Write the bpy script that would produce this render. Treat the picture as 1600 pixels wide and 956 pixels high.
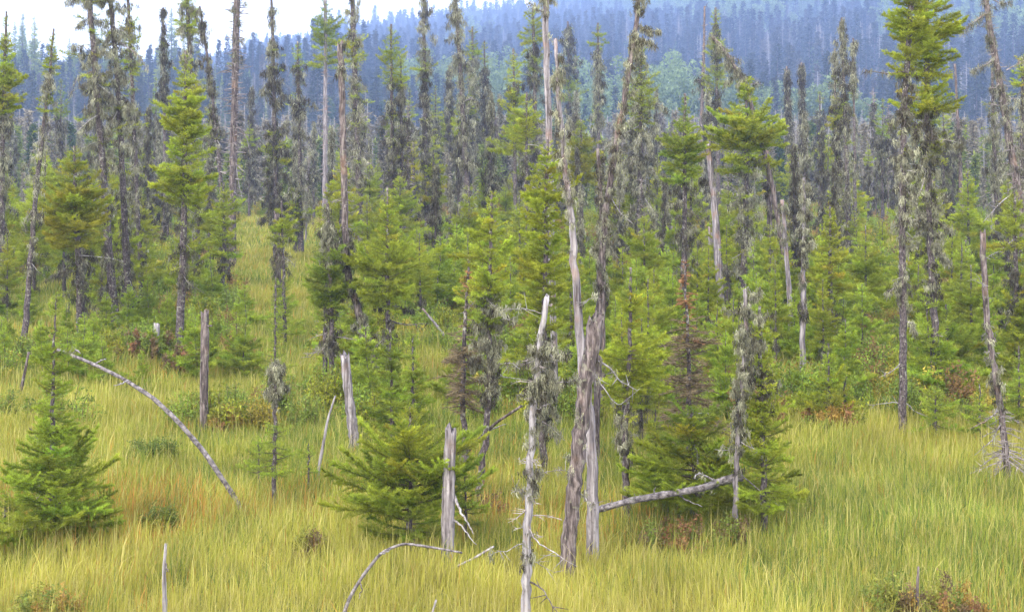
import bpy, math
import numpy as np
from mathutils import noise as mn, Vector

for o in list(bpy.data.objects): bpy.data.objects.remove(o, do_unlink=True)
sc = bpy.context.scene
COL = sc.collection
PI = math.pi
rad = math.radians

# ------------------------------------------------------------------ camera, light, air
HC = 5.0            # eye height above the bog
F = 2400.0          # focal length in pixels of the 1600 px wide photograph
YH = 230.0          # horizon row
cam = bpy.data.cameras.new('camera'); co = bpy.data.objects.new('camera', cam); COL.objects.link(co)
co.location = (0, 0, HC); co.rotation_euler = (PI/2, 0, 0)
cam.sensor_width = 36; cam.lens = 36*F/1600; cam.shift_y = (YH-478)/1600
cam.clip_start = 0.5; cam.clip_end = 9000
sc.camera = co

SUN_EL, SUN_AZ = 48, 215     # soft sun behind thin cloud, behind the camera to the left
w = bpy.data.worlds.new('World'); sc.world = w; w.use_nodes = True
nt = w.node_tree; nt.nodes.clear()
N = nt.nodes.new; L = nt.links.new
out = N('ShaderNodeOutputWorld'); bg = N('ShaderNodeBackground'); L(bg.outputs[0], out.inputs[0])
sky = N('ShaderNodeTexSky'); sky.sky_type = 'NISHITA'; sky.sun_disc = False
sky.sun_elevation = rad(SUN_EL); sky.sun_rotation = rad(SUN_AZ); sky.dust_density = 4; sky.air_density = 1.5
tc = N('ShaderNodeTexCoord'); nz = N('ShaderNodeTexNoise'); nz.inputs['Scale'].default_value = 2.2; nz.inputs['Detail'].default_value = 5
L(tc.outputs['Generated'], nz.inputs['Vector'])
rp = N('ShaderNodeValToRGB'); rp.color_ramp.elements[0].position = .3; rp.color_ramp.elements[1].position = .7
rp.color_ramp.elements[0].color = (6.6, 6.5, 6.2, 1); rp.color_ramp.elements[1].color = (8.4, 8.3, 7.9, 1)
L(nz.outputs['Fac'], rp.inputs['Fac'])
mx = N('ShaderNodeMixRGB'); mx.inputs[0].default_value = .88
sx_ = N('ShaderNodeSeparateXYZ'); L(tc.outputs['Generated'], sx_.inputs[0])
hz = N('ShaderNodeMapRange'); hz.inputs[1].default_value = 0.; hz.inputs[2].default_value = .45; hz.inputs[3].default_value = 2.1; hz.inputs[4].default_value = .95
L(sx_.outputs['Z'], hz.inputs[0]); vs = N('ShaderNodeVectorMath'); vs.operation = 'SCALE'; L(rp.outputs[0], vs.inputs[0]); L(hz.outputs[0], vs.inputs['Scale'])
L(sky.outputs[0], mx.inputs[1]); L(vs.outputs[0], mx.inputs[2]); L(mx.outputs[0], bg.inputs[0])
bg.inputs[1].default_value = .14

sl = bpy.data.lights.new('sun', 'SUN'); so = bpy.data.objects.new('sun', sl); COL.objects.link(so)
sl.energy = 1.5; sl.angle = rad(12); sl.color = (1, .93, .80)
a, e = rad(SUN_AZ), rad(SUN_EL)
d = Vector((math.sin(a)*math.cos(e), math.cos(a)*math.cos(e), math.sin(e)))
so.rotation_euler = d.to_track_quat('Z', 'Y').to_euler()
sc.view_settings.view_transform = 'Standard'; sc.view_settings.look = 'None'; sc.view_settings.gamma = 1
sc.view_settings.exposure = 1.56
sc.render.engine = 'CYCLES'
cy = sc.cycles
cy.max_bounces = 6; cy.diffuse_bounces = 3; cy.transmission_bounces = 3; cy.volume_bounces = 1
cy.transparent_max_bounces = 4; cy.use_denoising = True
try: cy.denoiser = 'OPENIMAGEDENOISE'
except Exception: pass

# ------------------------------------------------------------------ terrain function
def sstep(a, b, x):
    t = np.clip((x-a)/(b-a), 0, 1); return t*t*(3-2*t)
KF, YF = 2.6, 165.
def far_y(y):        # distances beyond the flat bog are stretched
    y = np.asarray(y, float); return np.where(y > YF, YF+(y-YF)*KF, y)
def terr(x, y):
    x = np.asarray(x, float); y = np.asarray(y, float)
    yn = np.where(y > YF, YF+(y-YF)/KF, y); m = y/np.where(np.abs(yn) < 1, 1, yn); m = np.where(y > YF, m, 1.)
    return HC+(terr0(x/m, yn)-HC)*m
def terr0(x, y):
    h = .07*np.sin(x*.9+y*.35)*np.sin(y*.6-x*.2) + .05*np.sin(x*2.1+1)*np.sin(y*1.7) + .06*np.sin(x*.23+y*.19)
    h = h*(1-sstep(120, 180, y))
    ang = x/np.maximum(y, 1)
    # crest height follows the skyline
    crest = np.interp(ang, [-.5, -.19, -.165, -.12, -.06, 0, .06, .12, .2, .4], [20, 34, 40, 43, 46, 51, 57, 63, 72, 84])
    far = 1.36*crest*(sstep(225, 950, y)*.86+.14*sstep(180, 420, y)) - .05*np.clip(y-1000, 0, 600)
    far = far + sstep(200, 400, y)*(2.2*np.sin(x*.021+1.3)*np.sin(y*.017) + 1.6*np.sin(x*.05)*np.sin(y*.03+1))
    knoll = 9.5*sstep(185, 300, y)*(1-sstep(320, 420, y))*(1-sstep(-46, -20, x))
    return h + far + knoll

def wpt(x, y, Y):    # a point of the photograph at distance Y -> world
    return ((x-800)/F*Y, Y, HC-(y-YH)/F*Y)
def dist(yb, lift=.22): return F*(HC-lift)/(yb-YH)

# ------------------------------------------------------------------ mesh collecting
class Geo:
    def __init__(s): s.V=[]; s.T=[]; s.C=[]; s.M=[]; s.n=0
    def tris(s, v, c, m=0):      # v (k,3,3)  c (k,3)
        k = len(v)
        if not k: return
        s.V.append(v.reshape(-1, 3)); s.T.append(np.arange(3*k).reshape(-1, 3)+s.n); s.n += 3*k
        s.C.append(np.repeat(c, 3, axis=0)); s.M.append(np.full(k, m))
    def add(s, v, t, c, m=0):
        v = np.asarray(v, float); t = np.asarray(t, int)
        s.V.append(v); s.T.append(t+s.n); s.n += len(v)
        c = np.asarray(c, float); c = np.tile(c, (len(v), 1)) if c.ndim == 1 else c
        s.C.append(c); s.M.append(np.full(len(t), m))
    def obj(s, name, mats, parent=None, smooth=False, link=True):
        me = bpy.data.meshes.new(name)
        if s.n:
            V = np.concatenate(s.V).astype(np.float32); T = np.concatenate(s.T).astype(np.int32)
            C = np.clip(np.concatenate(s.C), 0, 1).astype(np.float32); M = np.concatenate(s.M).astype(np.int32)
            me.vertices.add(len(V)); me.vertices.foreach_set('co', V.ravel())
            me.loops.add(3*len(T)); me.loops.foreach_set('vertex_index', T.ravel())
            me.polygons.add(len(T)); me.polygons.foreach_set('loop_start', np.arange(0, 3*len(T), 3, dtype=np.int32))
            me.polygons.foreach_set('material_index', M)
            if smooth: me.polygons.foreach_set('use_smooth', np.ones(len(T), bool))
            at = me.attributes.new('col', 'FLOAT_COLOR', 'POINT')
            at.data.foreach_set('color', np.hstack([C, np.ones((len(C), 1), np.float32)]).ravel())
            me.update(calc_edges=True)
        for m in (mats if isinstance(mats, (list, tuple)) else [mats]): me.materials.append(m)
        o = bpy.data.objects.new(name, me)
        if link: COL.objects.link(o)
        if parent: o.parent = parent
        return o

def nrm(v): return v/np.maximum(np.linalg.norm(v, axis=-1, keepdims=True), 1e-9)

def resample(P, n):
    P = np.asarray(P, float)
    if len(P) < 3: 
        t = np.linspace(0, 1, n)[:, None]; return P[0]*(1-t)+P[-1]*t
    s = np.r_[0, np.cumsum(np.linalg.norm(np.diff(P, axis=0), axis=1))]
    u = np.linspace(0, s[-1], n)
    Q = np.stack([np.interp(u, s, P[:, k]) for k in range(3)], 1)
    for _ in range(max(1, n//(2*len(P)))):
        Q[1:-1] = (Q[:-2]+2*Q[1:-1]+Q[2:])/4
    return Q

def tube(g, P, R, sides=8, rng=None, rough=0., jag=0., col=(.3, .3, .3), m=0, cap=True):
    P = np.asarray(P, float); R = np.asarray(R, float); n = len(P)
    T = nrm(np.gradient(P, axis=0))
    ref = np.array([0, 1., 0]) if abs(T[:, 1]).max() < .9 else np.array([1., 0, 0])
    U = nrm(np.cross(T, ref)); W = np.cross(T, U)
    a = np.arange(sides)*2*PI/sides
    rr = R[:, None]*np.ones((1, sides))
    if rng is not None and rough > 0:
        ph = rng.uniform(0, 6, 4); z = np.arange(n)[:, None]
        rr = rr*(1+rough*(.5*np.sin(2*a+ph[0]+z*.13)+.35*np.sin(3*a+ph[1]-z*.21)+.5*rng.normal(0, .5, (n, sides))))
    V = P[:, None, :]+rr[..., None]*(np.cos(a)[None, :, None]*U[:, None]+np.sin(a)[None, :, None]*W[:, None])
    if jag > 0 and rng is not None:
        V[-1] += T[-1]*rng.uniform(-.2, 1, (sides, 1))*jag
        V[-2] += T[-2]*rng.uniform(-.3, .1, (sides, 1))*jag*.3
    V = V.reshape(-1, 3)
    i, j = np.meshgrid(np.arange(n-1), np.arange(sides), indexing='ij'); i = i.ravel(); j = j.ravel(); k = (j+1) % sides
    A, B, C, D = i*sides+j, i*sides+k, (i+1)*sides+k, (i+1)*sides+j
    tr = np.concatenate([np.stack([A, B, C], 1), np.stack([A, C, D], 1)])
    if cap:
        V = np.vstack([V, P[-1]-T[-1]*(jag*.35)]); c = len(V)-1; b = (n-1)*sides
        tr = np.vstack([tr, np.stack([b+np.arange(sides), b+(np.arange(sides)+1) % sides, np.full(sides, c)], 1)])
    g.add(V, tr, col, m)

# ------------------------------------------------------------------ materials
def mat_base(name):
    m = bpy.data.materials.new(name); m.use_nodes = True; t = m.node_tree; t.nodes.clear()
    o = t.nodes.new('ShaderNodeOutputMaterial'); return m, t, o

def leaf_mat(name, trans=.3, rough=.75, nscale=6., namt=.35):
    m, t, o = mat_base(name); N = t.nodes.new; L = t.links.new
    at = N('ShaderNodeAttribute'); at.attribute_name = 'col'
    tc = N('ShaderNodeTexCoord'); nz = N('ShaderNodeTexNoise'); nz.inputs['Scale'].default_value = nscale
    nz.inputs['Detail'].default_value = 2; L(tc.outputs['Object'], nz.inputs['Vector'])
    mr = N('ShaderNodeMapRange'); mr.inputs[1].default_value = .3; mr.inputs[2].default_value = .7
    mr.inputs[3].default_value = 1-namt; mr.inputs[4].default_value = 1+namt; L(nz.outputs['Fac'], mr.inputs[0])
    oi = N('ShaderNodeObjectInfo'); mr2 = N('ShaderNodeMapRange'); mr2.inputs[3].default_value = .85; mr2.inputs[4].default_value = 1.15
    L(oi.outputs['Random'], mr2.inputs[0])
    mu = N('ShaderNodeMath'); mu.operation = 'MULTIPLY'; L(mr.outputs[0], mu.inputs[0]); L(mr2.outputs[0], mu.inputs[1])
    vm = N('ShaderNodeVectorMath'); vm.operation = 'SCALE'; L(at.outputs['Color'], vm.inputs[0]); L(mu.outputs[0], vm.inputs['Scale'])
    p = N('ShaderNodeBsdfPrincipled'); p.inputs['Roughness'].default_value = rough
    p.inputs['Specular IOR Level'].default_value = .25
    L(vm.outputs[0], p.inputs['Base Color'])
    tr = N('ShaderNodeBsdfTranslucent'); L(vm.outputs[0], tr.inputs[0])
    ms = N('ShaderNodeMixShader'); ms.inputs[0].default_value = trans
    L(p.outputs[0], ms.inputs[1]); L(tr.outputs[0], ms.inputs[2]); L(ms.outputs[0], o.inputs[0])
    return m

def wood_mat(name, c1, c2, c3, spot=(.42, .43, .34), spot_amt=.5, zs=.12, scale=14., bump=.5, tint=(.30, .17, .10), tint_amt=0.):
    m, t, o = mat_base(name); N = t.nodes.new; L = t.links.new
    tc = N('ShaderNodeTexCoord'); mp = N('ShaderNodeMapping'); mp.inputs['Scale'].default_value = (1, 1, zs)
    L(tc.outputs['Object'], mp.inputs[0])
    nz = N('ShaderNodeTexNoise'); nz.inputs['Scale'].default_value = scale*2; nz.inputs['Detail'].default_value = 6; nz.inputs['Roughness'].default_value = .65
    L(mp.outputs[0], nz.inputs['Vector'])
    r = N('ShaderNodeValToRGB'); r.color_ramp.elements[0].position = .36; r.color_ramp.elements[0].color = (*c1, 1)
    r.color_ramp.elements[1].position = .66; r.color_ramp.elements[1].color = (*c3, 1)
    em = r.color_ramp.elements.new(.5); em.color = (*c2, 1)
    L(nz.outputs['Fac'], r.inputs[0])
    big = N('ShaderNodeTexNoise'); big.inputs['Scale'].default_value = 1.6; big.inputs['Detail'].default_value = 3
    L(tc.outputs['Object'], big.inputs['Vector'])
    r3 = N('ShaderNodeValToRGB'); r3.color_ramp.elements[0].position = .56; r3.color_ramp.elements[0].color = (0, 0, 0, 1)
    r3.color_ramp.elements[1].position = .66; r3.color_ramp.elements[1].color = (tint_amt,)*3+(1,)
    L(big.outputs['Fac'], r3.inputs[0])
    m1 = N('ShaderNodeMixRGB'); L(r3.outputs[0], m1.inputs[0]); L(r.outputs[0], m1.inputs[1]); m1.inputs[2].default_value = (*tint, 1)
    sp = N('ShaderNodeTexNoise'); sp.inputs['Scale'].default_value = scale; sp.inputs['Detail'].default_value = 4
    L(tc.outputs['Object'], sp.inputs['Vector'])
    r2 = N('ShaderNodeValToRGB'); r2.color_ramp.elements[0].position = .58; r2.color_ramp.elements[0].color = (0, 0, 0, 1)
    r2.color_ramp.elements[1].position = .68; r2.color_ramp.elements[1].color = (spot_amt,)*3+(1,)
    L(sp.outputs['Fac'], r2.inputs[0])
    m2 = N('ShaderNodeMixRGB'); L(r2.outputs[0], m2.inputs[0]); L(m1.outputs[0], m2.inputs[1]); m2.inputs[2].default_value = (*spot, 1)
    p = N('ShaderNodeBsdfPrincipled'); p.inputs['Roughness'].default_value = .85; p.inputs['Specular IOR Level'].default_value = .2
    L(m2.outputs[0], p.inputs['Base Color'])
    bp = N('ShaderNodeBump'); bp.inputs['Strength'].default_value = bump; bp.inputs['Distance'].default_value = .02
    L(nz.outputs['Fac'], bp.inputs['Height']); L(bp.outputs[0], p.inputs['Normal'])
    L(p.outputs[0], o.inputs[0])
    return m

NEEDLE = leaf_mat('needles', .42, .65, 5, .25)
LICHEN = leaf_mat('hanging_lichen', .25, .95, 9, .3)
GRASSM = leaf_mat('sedge', .42, .7, .9, .22)
TWIGM = leaf_mat('twigs', 0., .9, 10, .3)
BARK = wood_mat('spruce_bark', (.025, .020, .022), (.070, .056, .060), (.17, .145, .15), scale=16, zs=.5)
GREY = wood_mat('weathered_snag', (.055, .046, .05), (.18, .16, .175), (.37, .34, .36), spot=(.10, .085, .08), spot_amt=.55, scale=12, zs=.07, tint_amt=.6, tint=(.27, .15, .10), bump=.8)
PALE = wood_mat('bleached_wood', (.10, .088, .092), (.25, .232, .25), (.38, .36, .38), spot=(.22, .17, .13), spot_amt=.5, scale=14, zs=.08, bump=.5)
BROWN = wood_mat('brown_snag', (.025, .020, .020), (.095, .075, .076), (.24, .20, .20), spot=(.24, .24, .18), spot_amt=.5, scale=13, zs=.15, tint_amt=.35, tint=(.28, .16, .09), bump=.8)
LOGM = wood_mat('fallen_wood', (.045, .038, .042), (.14, .125, .135), (.28, .255, .27), spot=(.09, .08, .07), spot_amt=.7, scale=9, zs=1., bump=.9)
WOODS = dict(f=LOGM, b=BARK, g=GREY, p=PALE, n=BROWN)

# ------------------------------------------------------------------ foliage builders
PAL = dict(  # base, tip colour of needles
    g=((.155, .190, .022), (.345, .395, .038)),
    y=((.165, .198, .021), (.360, .398, .036)),
    b=((.125, .168, .026), (.270, .340, .042)),
    o=((.175, .182, .022), (.400, .385, .034)),
    n=((.160, .212, .024), (.335, .420, .045)),
)
def branches(rng, cf, z0, z1, r0, r1, per_m, e0, e1, tail=(.07, 1.3)):
    n = max(3, int((z1-z0)*per_m*rng.uniform(.9, 1.1)))
    u = np.sort(rng.uniform(0, 1, n)); z = z1-(z1-z0)*u      # u=0 at the top
    r = 1.14*(r0+(r1-r0)*u)*rng.uniform(.42, 1.12, n)
    r = r*np.where(rng.uniform(0, 1, n) < tail[0], tail[1], 1.)
    # a few whorls stick out further, a few are stunted
    r *= 1+.22*np.sin(z*rng.uniform(3, 6)+rng.uniform(0, 6))
    az = np.arange(n)*2.399+rng.uniform(-.5, .5, n)
    el = np.radians(e0+(e1-e0)*u+rng.normal(0, 13, n))
    return cf(z), r, az, el
def curve_fn(P):
    P = np.asarray(P, float); o = np.argsort(P[:, 2]); P = P[o]
    return lambda z: np.stack([np.interp(z, P[:, 2], P[:, 0]), np.interp(z, P[:, 2], P[:, 1]), z], -1)

def bpos(o, r, az, el, t, up):      # point at t on each branch
    h = np.stack([np.cos(az), np.sin(az), np.zeros_like(az)], -1)
    return o+h*(r*t*np.cos(el))[..., None]+np.array([0, 0, 1.])*(r*(np.sin(el)*t+up*t*t))[..., None]

def foliage(g, wood, rng, cf, z0, z1, r0, r1, pal, k, dens=1., e0=25, e1=-12, up=.22, per_m=None, spread=.5):
    """green sprays; k = size of one needle tuft in metres"""
    pm = per_m or max(18, 62-k*340)
    o, r, az, el = branches(rng, cf, z0, z1, r0, r1, pm, e0, e1)
    B = len(r)
    area = .62*r*r*spread/.42+.035*r
    nt = np.maximum(6, (dens*2.1*area/(k*k*.30))).astype(int)
    idx = np.repeat(np.arange(B), nt); n = len(idx)
    M = np.maximum(3, (r/np.maximum(.055, k*1.1)).astype(int))[idx]
    j = np.floor(rng.uniform(0, 1, n)**.8*M)
    sd = rng.integers(0, 5, n); sd = np.where(sd < 2, 1, np.where(sd < 4, -1, 0))
    hsh = np.sin(idx*12.9898+j*78.233+sd*37.7)*43758.5453; hsh -= np.floor(hsh)
    t = (j+.5)/M*.92+.08
    R = r[idx]; A = az[idx]; E = el[idx]
    tt = np.where(sd == 0, rng.uniform(.15, 1, n), t)
    p = bpos(o[idx], R, A, E, tt, up)
    slope = np.sin(E)+2*up*tt
    fw = nrm(np.stack([np.cos(A)*np.cos(E), np.sin(A)*np.cos(E), slope], -1))
    sw = np.stack([-np.sin(A), np.cos(A), np.zeros(n)], -1)*sd[:, None]
    tw = nrm(fw*.62+sw*(.8)+np.array([0, 0, 1.])*(hsh*1.1-.42)[:, None])
    lt = R*spread*(1.12-tt)*(.7+.6*hsh)+.03
    s = rng.uniform(0, 1, n)
    off = np.where(sd == 0, 0, 1)*lt*s
    p = p+tw*off[:, None]; p[:, 2] -= .25*off*off/np.maximum(R, .1)
    ax = np.where((sd == 0)[:, None], fw, tw)
    rd = rng.normal(0, 1, (n, 3))
    nd = nrm(ax*.85+nrm(rd)*.75+np.array([0, 0, .25]))
    ln = k*rng.uniform(.7, 1.35, n); wd = k*(.20 if k < .075 else .15)*rng.uniform(.7, 1.3, n)
    q = nrm(np.cross(nd, rng.normal(0, 1, (n, 3))))
    p = p+rd*k*.10
    v = np.stack([p-q*wd[:, None]*.5, p+q*wd[:, None]*.5, p+nd*ln[:, None]], 1)
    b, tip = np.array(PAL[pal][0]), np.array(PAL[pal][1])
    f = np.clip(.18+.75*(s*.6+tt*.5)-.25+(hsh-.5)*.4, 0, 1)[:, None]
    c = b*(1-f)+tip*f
    bj = rng.normal(1, .045, (B, 3))[idx]*rng.normal(1, .15, B)[idx][:, None]
    c = c*np.clip(bj, .55, 1.5)*rng.uniform(.75, 1.25, (n, 1))
    if pal in 'yg':
        rs = rng.uniform(0, 1, B)[idx] < .03
        c[rs] = c[rs]*np.array([1.2, .93, .9])
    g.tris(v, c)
    if wood is not None:
        for i in range(B):
            tt = np.linspace(0, .9, 4); P = np.stack([bpos(o[i], r[i], az[i], el[i], x, up) for x in tt])
            tube(wood, P, np.array([1, .7, .45, .2])*(.006+.011*r[i])*max(1, k/.06), 3, col=(.10, .075, .06), m=0, cap=False)
    return o, r, az, el

def strands(g, rng, c0, k, n_per, down=1., pale=.5, drift=.05):
    """hanging tufts of lichen at points c0"""
    m = len(c0)
    if m == 0: return
    if k < .075: n_per = int(n_per*1.5)
    idx = np.repeat(np.arange(m), n_per); n = len(idx)
    p = c0[idx]+rng.normal(0, 1, (n, 3))*np.array([k*.36, k*.36, k*.5])
    dn = nrm(rng.normal(0, .30, (n, 3))+rng.normal(0, .25, (m, 3))[idx]+np.array([0, 0, -1.1*down]))
    ln = k*rng.uniform(.5, 1.7, n); wd = k*(.20 if k < .075 else .15)*rng.uniform(.6, 1.4, n)
    q = nrm(np.cross(dn, rng.normal(0, 1, (n, 3))))
    v = np.stack([p-q*wd[:, None]*.5, p+q*wd[:, None]*.5, p+dn*ln[:, None]], 1)
    f = np.clip(rng.normal(pale-.06, .36, m)[idx]+rng.normal(0, .12, n), 0, 1)[:, None]
    c = np.array([.055, .046, .036])*(1-f)+np.array([.34, .34, .24])*f
    c = c*rng.uniform(.65, 1.3, (n, 1))
    g.tris(v, c)

def lichen(g, wood, rng, cf, z0, z1, r0, r1, k, dens=1., e0=-5, e1=-38, pale=.5, per_m=None):
    pm = per_m or max(13, 26-k*90)
    o, r, az, el = branches(rng, cf, z0, z1, r0, r1, pm*dens**.5, e0, e1, (.16, 1.75))
    B = len(r)
    nc = np.maximum(3, (dens*1.5*r/(k*.62))).astype(int); idx = np.repeat(np.arange(B), nc)
    t = rng.uniform(.1, 1.0, len(idx))**.7; p = bpos(o[idx], r[idx], az[idx], el[idx], t, -.12)
    p += rng.normal(0, .03, p.shape); p[:, 2] -= rng.uniform(0, k, len(idx))
    strands(g, rng, p, k, 28, pale=pale)
    # tufts against the stem
    nz_ = int((z1-z0)/(k*.8)*dens*1.3)+1; z = rng.uniform(z0, z1, nz_); q = cf(z)+rng.normal(0, 1, (nz_, 3))*np.array([.06, .06, 0])
    strands(g, rng, q, k*.9, 7, pale=pale-.1)
    if wood is not None:
        for i in range(B):
            if rng.uniform() < .75:
                x = np.array([0, .4, .8, 1.08])*rng.uniform(.8, 1.25); P = np.stack([bpos(o[i], r[i], az[i], el[i], y, -.12) for y in x]); P[1:] += rng.normal(0, .02, (3, 3))
                tube(wood, P, np.array([1, .7, .45, .2])*(.006+.010*r[i])*max(1, k/.08), 3, col=(.11, .09, .085) if rng.uniform() < .7 else (.30, .28, .28), cap=False)

def bare(wood, rng, cf, z0, z1, r0, r1, k, dens=1., col=(.16, .10, .085), e0=10, e1=-14, fine=1., up=-.05, tw=1.):
    """dead twiggy boughs: a bough each with side twigs"""
    o, r, az, el = branches(rng, cf, z0, z1, r0, r1, 36*dens, e0, e1)
    B = len(r); col = np.array(col)
    for i in range(B):
        tt = np.linspace(0, 1, 4); P = np.stack([bpos(o[i], r[i], az[i], el[i], x, up) for x in tt]); P[1:] += rng.normal(0, .012, (3, 3))*(1+r[i])
        tube(wood, P, np.array([1, .75, .5, .22])*(.006+.008*r[i])*max(1, k/.05), 3, col=col*rng.uniform(.6, 1.3), cap=False)
    nt = np.maximum(3, fine*r/k*2.6).astype(int); idx = np.repeat(np.arange(B), nt); n = len(idx)
    t = rng.uniform(.12, 1, n); p = bpos(o[idx], r[idx], az[idx], el[idx], t, up)
    sd = rng.choice([-1, 1], n); A = az[idx]
    d_ = nrm(np.stack([np.cos(A), np.sin(A), 0*A], -1)*.7+np.stack([-np.sin(A), np.cos(A), 0*A], -1)*sd[:, None]*.8+rng.normal(0, .3, (n, 3)))
    ln = (r[idx]*.42*(1.15-t)+.03)*rng.uniform(.4, 1.2, n); wd = np.full(n, .0075*tw*max(1, k/.05))
    q = nrm(np.cross(d_, rng.normal(0, 1, (n, 3))))
    v = np.stack([p-q*wd[:, None]*.5, p+q*wd[:, None]*.5, p+d_*ln[:, None]], 1)
    wood.tris(v, col*rng.uniform(.7, 1.4, (n, 1)))
    return

# ------------------------------------------------------------------ a whole tree in its own frame
def put(o, label=None, cat=None, group=None, kind=None):
    if label: o['label'] = label
    if cat: o['category'] = cat
    if group: o['group'] = group
    if kind: o['kind'] = kind
    return o
def root(name, loc):
    o = bpy.data.objects.new(name, None); o.empty_display_size = .3; o.location = loc; COL.objects.link(o); return o

def tree_mesh(rt, P, rb, rtp, zones, d, seed, wood='b', limbs=(), jag=0., near=None, rough=.10):
    """P trunk points (local, base first), zones [(type, z0, z1, r0(top), r1(bottom), density)], d distance"""
    rng = np.random.default_rng(seed)
    k0 = .030*max(1., d/20.)
    near = (d < 60) if near is None else near
    n = int(np.clip(len(P)*6, 10, 40)); Q = resample(P, n)
    seg = np.linspace(0, 1, n)
    Q[1:-1] += rng.normal(0, .008, (n-2, 3))*np.array([1, 1, 0])
    R = rb+(rtp-rb)*seg; R[:3] *= np.array([1.35, 1.15, 1.04])
    gt = Geo(); tube(gt, Q, R, 10 if d < 45 else 6, rng, rough, jag)
    gt.obj('trunk', WOODS[wood], rt, smooth=True)
    cf = curve_fn(Q)
    gc, gl, gw = Geo(), Geo(), Geo()
    for zn in zones:
        ty, z0, z1, r0, r1, dn = zn[:6]; ex = zn[6] if len(zn) > 6 else {}
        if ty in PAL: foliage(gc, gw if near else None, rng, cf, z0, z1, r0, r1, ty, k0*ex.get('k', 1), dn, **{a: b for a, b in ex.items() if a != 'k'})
        elif ty == 'l': lichen(gl, gw if near else None, rng, cf, z0, z1, r0*.82, r1*.82, k0*1.5, dn*.62, pale=.54, **ex)
        elif ty == 'k': lichen(gl, gw if near else None, rng, cf, z0, z1, r0*.82, r1*.82, k0*1.5, dn*.68, pale=.18, **ex)
        elif ty == 't': bare(gw, rng, cf, z0, z1, r0, r1, k0*1.6, dn, (.24, .21, .21), **ex)
        elif ty == 'r': bare(gw, rng, cf, z0, z1, r0, r1, k0*1.3, dn, (.13, .10, .06), fine=2.4, tw=1.7, **ex)
        elif ty == 'R': bare(gw, rng, cf, z0, z1, r0, r1, k0*1.3, dn, (.24, .125, .06), fine=2.6, tw=1.8, **ex)
    for lb in limbs:       # dead_branch: points, radius, lichen amount, colour
        lp, lr, la, lc = lb
        gb = Geo(); m = max(6, len(lp)*4); q = resample(lp, m); q[1:] += np.cumsum(rng.normal(0, .006, (m-1, 3)), 0)
        tube(gb, q, lr*.62*np.linspace(1, .25, m), 5, rng, .15, col=(.3, .3, .3), m=0)
        # a few side twigs
        ix = rng.integers(2, m, 5); dd = nrm(rng.normal(0, 1, (5, 3))+np.array([0, 0, -.3])); sgn = q[ix]
        for a_, b_ in zip(sgn, dd):
            if la < 5: tube(gb, [a_, a_+b_*.06, a_+b_*rng.uniform(.1, .22)], [lr*.35, lr*.3, lr*.1], 3, col=(.3, .3, .3))
        gb.obj('dead_branch', WOODS[lc], rt, smooth=True)
        if la > 0:
            s = rng.uniform(.1, 1, int(la*2)); pts = np.stack([np.interp(s, np.linspace(0, 1, m), q[:, i]) for i in range(3)], 1)
            strands(gl, rng, pts+rng.normal(0, .02, pts.shape), k0*1.5, 16, pale=.55)
    if gc.n: gc.obj('crown', NEEDLE, rt)
    if gl.n: gl.obj('lichen_clumps', LICHEN, rt)
    if gw.n: gw.obj('twig_sprays', TWIGM, rt)

_seed = [100]
PLACED = []     # (x px, y base px, anchor)
def tree(label, path, wb, wt, zones=(), wood='b', limbs=(), jag=0., name='spruce_tree', cat='spruce', group=None, Y=None, depth=0., lean=0.):
    """photo-measured tree: path base->top, widths, zones (type, ytop, ybottom, rtop, rbottom, density), all in photograph pixels; turned into metres here"""
    _seed[0] += 1
    xb, yb = path[0]
    Y = Y or dist(yb); Y += depth
    s = Y/F
    bx = (xb-800)*s; gz = float(terr(bx, Y))
    rt = put(root(name, (bx, Y, gz)), label, cat, group)
    def loc(x, y, dy=0.):
        return ((x-800)*(Y+dy)/F-bx, dy, HC-(y-YH)*(Y+dy)/F-gz)
    P = [loc(x, y, lean*i/len(path)) for i, (x, y) in enumerate(path)]
    b0 = np.array(P[0]); P = [(b0[0]+(b0[0]-P[1][0])*.05, 0, min(-.15, b0[2]-.3))]+P
    Z = [(z[0], loc(0, z[2])[2], loc(0, z[1])[2], z[3]*s, z[4]*s, z[5])+tuple(z[6:]) for z in zones]
    Z = [(z[0], max(z[1], .05))+z[2:] for z in Z]
    # a lichen-hung stem keeps a few live green sprays
    for z in list(Z):
        if z[0] in 'lk' and name == 'spruce_tree' and z[2]-z[1] > 1.2 and _rl.uniform() < .8: Z.append((str(_rl.choice(['g', 'y', 'g'])), z[1], z[2], z[3]*1.05, z[4]*1.0, .32, dict(per_m=float(_rl.uniform(3, 6)), e0=0, e1=-20)))
    Lm = []
    for lb in limbs:
        pts = lb[0]; dyl = lb[4] if len(lb) > 4 else _rl.uniform(-.35, .25)
        Lm.append(([loc(x, y, dyl*i/max(1, len(pts)-1)) for i, (x, y) in enumerate(pts)], lb[1]*s/2, lb[2], lb[3]))
    tree_mesh(rt, P, wb*s/2, wt*s/2, Z, Y, _seed[0], wood, Lm, jag*s)
    PLACED.append((xb, yb))
    return rt
_rl = np.random.default_rng(5)

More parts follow.
